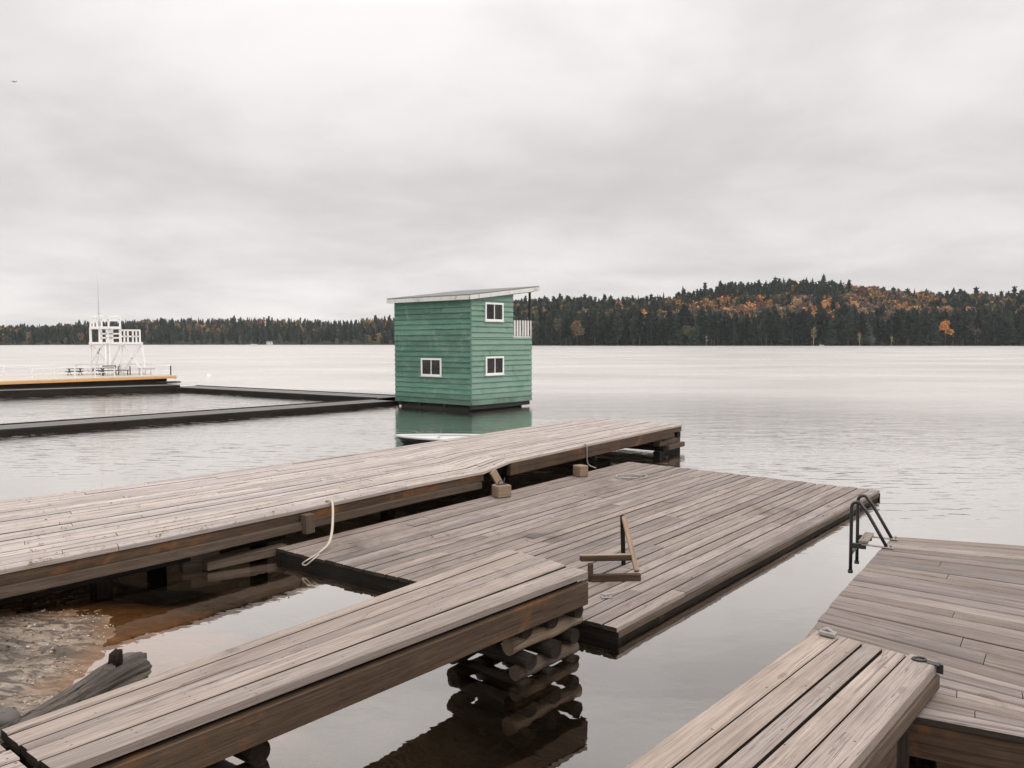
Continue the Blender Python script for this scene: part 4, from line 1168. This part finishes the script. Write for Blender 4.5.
mb = MB(); mb.beam(G_l + bG * (depth / 2) + V((0, 0, -.5)), G_r + bG * (depth / 2) - dG * .5 + V((0, 0, -.38)), depth - .3, .50); wparent(mb.build('float', M['walk_edge']), plat)
sk = at(158, 382.6, .1); mb = MB(); mb.beam(sk, sk + dG * 1.3, .8, .08); o = mb.build('swim_raft', M['walk_edge']); tag(o, 'thin dark raft floating off the corner of the orange edged platform', 'raft')
rail = MB()
def rail_run(pts, h, posts, mat, name='railing'):
    mb = MB()
    for a, b in zip(pts, pts[1:]):
        mb.beam(a + V((0, 0, h)), b + V((0, 0, h)), .05, .05); mb.beam(a + V((0, 0, h * .5)), b + V((0, 0, h * .5)), .035, .035)
        n = posts
        for i in range(n + 1):
            p = lerp(a, b, i / n); mb.beam(p, p + V((0, 0, h)), .06, .06, up=V((0, 1, 0)))
    return wparent(mb.build(name, mat), plat)
fr0 = line_at_px(G_l, G_r, 33) + bG * .2; fr1 = G_r + bG * .2 - dG * .2
rail_run([fr0, line_at_px(G_l, G_r, 116) + bG * .2], .62, 4, M['white'])
rail_run([line_at_px(G_l, G_r, 143) + bG * .2, fr1, fr1 + bG * (depth - .5)], .62, 2, M['white'])
rail_run([G_l + bG * (depth - .3), G_r + bG * (depth - .3) - dG * .2], .62, 9, M['white'])
# tower
Tc = 52.0
def T(px, z, dy=0):
    q = atY(px, 342.5, Tc + dy); return V((q.x, Tc + dy, z))
twr = empty('lifeguard_tower', T(117, zG), 'white timber lifeguard tower with two decks and a tall pole', 'tower')
z1, z2, z3 = 2.55, 3.56, 4.33
def tb(name, segs, w=.11, mat='white'):
    mb = MB()
    for a, b in segs: mb.beam(a, b, w, w, up=V((0, 1, 0)) if abs((b - a).normalized().z) > .7 else V((0, 0, 1)))
    return wparent(mb.build(name, M[mat]), twr)
X = [90.5, 108.5, 121, 141.5]
for px in X:
    for dy in (0, 1.6):
        lean = {90.5: -.5, 141.5: 2.6}.get(px, 0)
        tb('leg', [(T(px + lean, zG, dy), T(px, z1, dy))], .13)
for dy in (0, 1.6):
    tb('cross_brace', [(T(122, zG + .1, dy), T(141, z1 - .1, dy)), (T(143, zG + .1, dy), T(122, z1 - .1, dy))], .09)
    tb('cross_brace', [(T(91.5, zG + .9, dy), T(103, z1 - .1, dy)), (T(93, zG + .1, dy), T(100, z1 - .3, dy)), (T(107, zG + .1, dy), T(120, z1 - .15, dy)), (T(114, zG + .1, dy), T(92, z1 - .1, dy))], .08)
tb('cross_brace', [(T(90.5, zG + .1, 0), T(90.5, z1 - .1, 1.6)), (T(143.5, zG + .1, 1.6), T(141.5, z1 - .1, 0))], .08)
def slab(pa, pb, z, d0, d1, th):
    mb = MB(); q = [T(pa, z, d0), T(pb, z, d0), T(pb, z, d1), T(pa, z, d1)]; h = V((0, 0, th / 2)); n_ = 8
    top, bot = [p + h for p in q], [p - h for p in q]
    mb.poly(top); mb.poly(bot[::-1])
    for i in range(4): j = (i + 1) % 4; mb.poly([bot[i], bot[j], top[j], top[i]])
    return mb
mb = slab(88.7, 143, z1, -.15, 1.75, .16); wparent(mb.build('lower_deck', M['white']), twr)
mb = slab(89.8, 121.6, z2, -.15, 1.75, .15); wparent(mb.build('upper_deck', M['white']), twr)
for px in (90.8, 100, 108.5, 120.5):
    for dy in (0, 1.6): tb('post', [(T(px, z1, dy), T(px, z2, dy))], .12)
for dy in (0,):
    tb('panel', [(T(101, z1 + .35, dy), T(120, z1 + .35, dy)), (T(101, z1 + .62, dy), T(120, z1 + .62, dy)), (T(107, z1, dy), T(107, z2, dy)), (T(110.5, z1, dy), T(110.5, z2, dy)), (T(112.5, z1, dy), T(112.5, z2, dy)), (T(101.5, z1, dy), T(101.5, z2, dy))], .10)
for dy in (0, 1.6):
    tb('lower_railing', [(T(121, z1 + .85, dy), T(140, z1 + .85, dy)), (T(121, z1 + .45, dy), T(140, z1 + .45, dy))] + [(T(px, z1, dy), T(px, z1 + .85, dy)) for px in (124.5, 128, 133, 136.5, 140)], .085)
tb('lower_railing', [(T(140, z1 + .85, 0), T(140, z1 + .85, 1.6)), (T(140, z1 + .45, 0), T(140, z1 + .45, 1.6))], .08)
for dy in (0, 1.6):
    tb('upper_railing', [(T(91, z2 + .6, dy), T(99, z2 + .6, dy)), (T(101.5, z2 + .5, dy), T(120.5, z2 + .5, dy))] + [(T(px, z2, dy), T(px, z2 + .6, dy)) for px in (91, 94, 97.5, 102, 109, 120.5)], .09)
    tb('roof_frame', [(T(109, z2, dy), T(109, z3 + .05, dy)), (T(120, z2, dy), T(120, z3 + .05, dy)), (T(109, z3, dy), T(120, z3, dy))], .055)
    tb('roof_frame', [(T(92, z2 + .6, dy), T(92, z3, dy)), (T(92, z3, dy), T(104, z3, dy))], .05)
st_ = []
for i in range(8):
    z = lerp(zG + .15, z1, i / 7); st_.append((T(105.5, z, -.2), T(109.5, z, -.2)))
tb('stair', st_ + [(T(105.5, zG, -.9), T(105.5, z1, -.1)), (T(109.5, zG, -.9), T(109.5, z1, -.1))], .06)
mb = MB(); mb.tube([T(99.5, z2, 1), T(99.3, 8.3, 1)], [.045, .022], 8); wparent(mb.build('pole', M['boat_grey']), twr)
# furniture on the platform
def picnic(px, dy, label, mat, rz):
    p = T(px, zG + .004, dy); e = empty('picnic_table', p, label, 'table', None, rz)
    e.scale = (.72, .72, .78)
    mb = MB(); mb.box((0, 0, .55), (1.3, .6, .05)); mb.build('tabletop', M[mat], e)
    for s in (-1, 1):
        mb = MB(); mb.box((0, s * .55, .32), (1.3, .22, .04)); mb.build('seat', M[mat], e)
        mb = MB(); mb.beam((s * .45, -.5, 0), (s * .45, .25, .54), .06, .06); mb.beam((s * .45, .5, 0), (s * .45, -.25, .54), .06, .06); mb.beam((s * .45, -.6, .28), (s * .45, .6, .28), .05, .05); mb.build('leg', M[mat], e)
picnic(74, -.6, 'dark picnic table left of the white tower on the platform', 'dark_frame', .2)
picnic(97, .6, 'low dark table underneath the white tower deck', 'dark_frame', -.1)
def bench(px, dy, L, label, rz, back=True):
    p = T(px, zG + .004, dy); e = empty('bench', p, label, 'bench', None, rz)
    mb = MB(); mb.box((0, 0, .32), (L, .35, .04)); mb.build('seat', M['dark_frame'], e)
    if back: mb = MB(); mb.box((0, .2, .55), (L, .04, .18)); mb.build('backrest', M['dark_frame'], e)
    for s in (-1, 1):
        mb = MB(); mb.beam((s * L * .42, -.12, 0), (s * L * .42, -.12, .31), .05, .05, up=V((1, 0, 0))); mb.beam((s * L * .42, .2, 0), (s * L * .42, .2, .6), .05, .05, up=V((1, 0, 0))); mb.build('leg', M['dark_frame'], e)
bench(122, -.6, .9, 'short dark bench at the foot of the tower under its cross brace', 0, False)
bench(108, -1.4, .8, 'dark bench with backrest by the tower stair', .3)
p = T(147, zG, -.2); rk = empty('metal_rack', p, 'thin grey metal rack right of the tower on the platform', 'rack')
mb = MB()
for x in (-.55, -.15, .2, .55): mb.tube([(x, 0, 0), (x, 0, .42)], .02, 6)
mb.build('post', M['steel'], rk); mb = MB(); mb.tube([(-.6, 0, .42), (.6, 0, .42)], .02, 6); mb.tube([(-.55, 0, .4), (-.3, 0, .02)], .018, 6); mb.build('bar', M['steel'], rk)

# ------------------------------------------------------------------ far small things
def uvball(r, n=10, sq=1.):
    mb = MB(); secs = []
    for i in range(1, n):
        a = math.pi * i / n; secs.append([V((r * math.sin(a) * math.cos(6.2832 * j / 12), r * math.sin(a) * math.sin(6.2832 * j / 12), -r * sq * math.cos(a))) for j in range(12)])
    mb.sweep(secs, [0] * len(secs), [0] * 13, smooth=True); return mb
p = at(208.5, 376.3, 0); e = empty('buoy', p, 'small white mooring buoy floating right of the platform', 'buoy')
uvball(.17, 10, .9).build('float', M['boat_white'], e); mb = MB(); mb.tube([(0, 0, .1), (0, 0, .2)], .03, 8); mb.build('stem', M['boat_white'], e)
Y = interp(SHORE, 270) - 1; x = (270 - 512) / F * Y
cab = empty('lakeside_cabin', (x, Y, .3), 'tiny white cabin on the far left shoreline below the trees', 'cabin')
mb = MB(); mb.box((0, 0, 1.4), (6.2, 4, 2.8), bev=.03); mb.build('wall', M['white'], cab)
mb = MB()
for s in (-1, 1): mb.poly([(-3.5, s * 2.5, 2.6), (3.5, s * 2.5, 2.6), (3.5, 0, 4.0), (-3.5, 0, 4.0)][::s])
mb.poly([(-3.1, -2, 2.7), (-3.1, 2, 2.7), (-3.1, 0, 3.9)]); mb.poly([(3.1, 2, 2.7), (3.1, -2, 2.7), (3.1, 0, 3.9)])
mb.build('roof', M['roofing'], cab)
for s in (-1.6, 1.4): mb = MB(); mb.box((s, -2.02, 1.5), (1.1, .06, 1.1)); mb.build('window', M['glass'], cab)
q = at(249, 345.6, 0)
boat(V(((251 - 512) / F * 760, 760, 0)), .3, 5.5, 2., .9, 'motor_boat', 'tiny white boat on the water left of the far cabin', (M['boat_white'], M['boat_white']))
boat(V(((819 - 512) / F * 640, 640, 0)), .15, 3.6, 1.4, .6, 'dinghy', 'tiny white dinghy at the foot of the far right trees', (M['boat_white'], M['boat_white']))
# bird
bd = atY(14, 82, 60); e = empty('bird', bd, 'tiny grey bird flying in the clouded sky at upper left', 'bird')
mb = MB(); mb.tube([(-.02, -.14, .0), (0, -.06, .015), (0, .05, .01), (0, .14, 0)], [.012, .035, .03, .008], 8); mb.build('body', M['bird'], e)
for s in (-1, 1):
    mb = MB(); a, b, c_, d_ = V((s * .02, .05, .02)), V((s * .15, .06, .11)), V((s * .26, -.02, -.02)), V((s * .02, -.06, .02)); mb.poly([a, b, lerp(b, d_, .5)]); mb.poly([b, c_, lerp(b, d_, .5)]); mb.poly([a, lerp(b, d_, .5), d_])
    tk = V((0, 0, -.012)); mb.poly([d_ + tk, lerp(b, d_, .5) + tk, a + tk]); mb.poly([lerp(b, d_, .5) + tk, c_, b + tk]); mb.build('wing', M['bird'], e)

# ------------------------------------------------------------------ shore: driftwood, stones, litter
lg0 = at(20, 728, .12); lg1 = at(140, 664, .16)
dl = (lg1 - lg0).normalized()
mb = MB(); K = 30; pts = []; rad = []
for i in range(K + 1):
    t = i / K; p = lerp(lg0 - dl * .6, lg1, t); p.z = lerp(.07, .135, t) + .01 * math.sin(t * 9); pts.append(p)
    rad.append(lerp(.035, .122, t ** .7) * random.uniform(.95, 1.06) * (.9 if i == K else 1))
mb.tube(pts, rad, 72, wob=.05)
for k, vv in enumerate(mb.v):                                   # weathered grooves and a broken end
    i, j = divmod(k, 72); c_ = pts[min(i, K)]; a_ = 6.2832 * j / 72
    g_ = noise.noise((math.cos(a_) * 5.5, math.sin(a_) * 5.5, i * .16)) + .8 * noise.noise((math.cos(a_) * 11, math.sin(a_) * 11, i * .07 + 4)) + .5 * noise.noise((math.cos(a_) * 21, math.sin(a_) * 21, i * .12 + 8))
    q_ = c_ + (V(vv) - c_) * (1 + (.20 if i < K - 1 else .08) * g_)
    if i == K: q_ = q_ + dl * .035 * noise.noise((math.cos(a_) * 3, math.sin(a_) * 3, 9))
    mb.v[k] = tuple(q_)
dw = mb.build('driftwood_log', M['drift']); tag(dw, 'thick cracked grey driftwood log lying on the sand beside the gangway', 'log')
kp = lerp(lg0, lg1, .73) + V((.01, .05, .14)); mb = MB(); mb.tube([kp - V((0, 0, .08)), kp + V((.01, 0, .03)), kp + V((.025, .0, .058))], [.05, .048, .03], 10, wob=.12)
mb.v = [tuple(V(q) + V((noise.noise(V(q) * 23), noise.noise(V(q) * 23 + V((5, 0, 0))), noise.noise(V(q) * 23 + V((0, 7, 0))))) * .03) for q in mb.v]
kn_ = mb.build('branch_stub', M['log']); kn_.parent = dw
def stone(c, r, label, seed):
    rn = random.Random(seed); mb = MB(); secs = []
    for i in range(1, 8):
        a = math.pi * i / 8; secs.append([V((c.x, c.y, c.z)) + V((r * math.sin(a) * math.cos(6.2832 * j / 12), r * .8 * math.sin(a) * math.sin(6.2832 * j / 12), -r * .6 * math.cos(a))) * (1 + .25 * noise.noise((i * .7 + seed, math.cos(6.2832 * j / 12), math.sin(6.2832 * j / 12)))) for j in range(12)])
    mb.sweep(secs, [0] * 7, [0] * 13, smooth=True); tag(mb.build('stone', M['stone']), label, 'stone')
def gz(px, py): p = at(px, py, .1); return V((p.x, p.y, ground_z(p.x, p.y)))
stone(gz(2, 716) + V((0, 0, .02)), .12, 'large dark rounded stone at the left edge of the sand', 1)
def gblock(px, py, s, rz, label):
    p = at(px, py, .0); mb = MB(); mb.box((p.x, p.y, s[2] / 2 - .05), s, Matrix.Rotation(rz, 3, 'Z'), .02); tag(mb.build('wood_block', M['beam_lt']), label, 'block')
gblock(200, 567, (.42, .2, .26), .5, 'square wood block standing in the shallows under the pier')
mb = MB(); a = at(205, 566, .06); b = at(285, 548, .10); mb.beam(a, b, .14, .10); tag(mb.build('sunken_plank', M['beam_lt']), 'loose brown plank half afloat below the pier', 'plank')
mb = MB(); a = gz(30, 722) + V((0, 0, .06)); b = gz(95, 700) + V((0, 0, .1)); mb.tube(smooth([a, lerp(a, b, .5) + V((0, .05, .03)), b]), [.018] * 6 + [.012] * 5, 8); tag(mb.build('stick', M['drift']), 'thin bent stick lying against the driftwood log', 'stick')
# leaf and bark litter: uncountable
def litter(name, n, fn, mat, size, label):
    mb = MB()
    for i in range(n):
        p = fn()
        if p is None: continue
        s = size * random.uniform(.5, 1.4); a = random.uniform(0, 6.28); u = V((math.cos(a), math.sin(a), random.uniform(-.3, .3))) * s; w = V((-math.sin(a), math.cos(a), random.uniform(-.3, .3))) * s * random.uniform(.3, .7)
        p = p + V((0, 0, .008)); mid = p + V((0, 0, s * .25))
        mb.poly([p - u, mid - w, p + u, mid + w])
    o = mb.build(name, mat); tag(o, label, 'litter', kind='stuff'); return o
def leafmat():
    t = NT('fallen_leaves'); isl = t.n('ShaderNodeNewGeometry').outputs['Random Per Island']
    ra = t.n('ShaderNodeValToRGB'); t.l(isl, ra.inputs[0]); el = ra.color_ramp.elements
    cs = [(0, (.035, .028, .022)), (.35, (.12, .06, .03)), (.6, (.28, .14, .05)), (.8, (.42, .33, .24)), (1, (.08, .06, .05))]
    while len(el) < len(cs): el.new(.5)
    for e, (p, c) in zip(el, cs): e.position = p; e.color = c + (1,)
    t.principled(ra.outputs[0], .8, .2); return t.m
M['litter'] = leafmat()
M['flecks'] = paint('pale_bark_flecks', (.46, .40, .33), (.2, .15, .1), .6, .8, 20.)
def on_sand():
    x = random.uniform(-6.5, -2.3); y = random.uniform(3.3, 8.6); z = ground_z(x, y)
    if z < .015: return None
    if noise.noise((x * 1.3, y * 1.3, 7)) < -.05 and random.random() < .8: return None
    return V((x, y, z))
litter('leaf_litter', 4200, on_sand, M['litter'], .016, 'scattered bark and dead leaves on the sand')
def on_waterline():
    for _ in range(30):
        x = random.uniform(-6.0, -3.0); y = random.uniform(5.0, 8.4); z = ground_z(x, y)
        if .004 < z < .05 and noise.noise((x * 2.1, y * 2.1, 12)) > -.1: return V((x, y, z))
litter('leaf_litter', 330, on_waterline, M['flecks'], .010, 'pale flecks of bark and foam along the waterline')
def on_pier():
    t = random.random() ** 2 * .55 + .08; v = 1 - random.random() ** 2.2
    p = lerp(onpoly(fr, t), onpoly(nr, t), v); p.z += .006; return p
litter('leaf_litter', 420, on_pier, M['litter'], .016, 'small crumbs of dead leaves on the pier boards')
def on_docks():
    a, b = random.random(), random.random(); p = lerp(lerp(C_l, C_n, a), lerp(C_f, C_r, a), b); p.z += .004; return p
litter('leaf_litter', 90, on_docks, M['litter'], .018, 'a few dead leaf crumbs on the floating dock')
print('trees', ncon, naut, 'far', len(far))
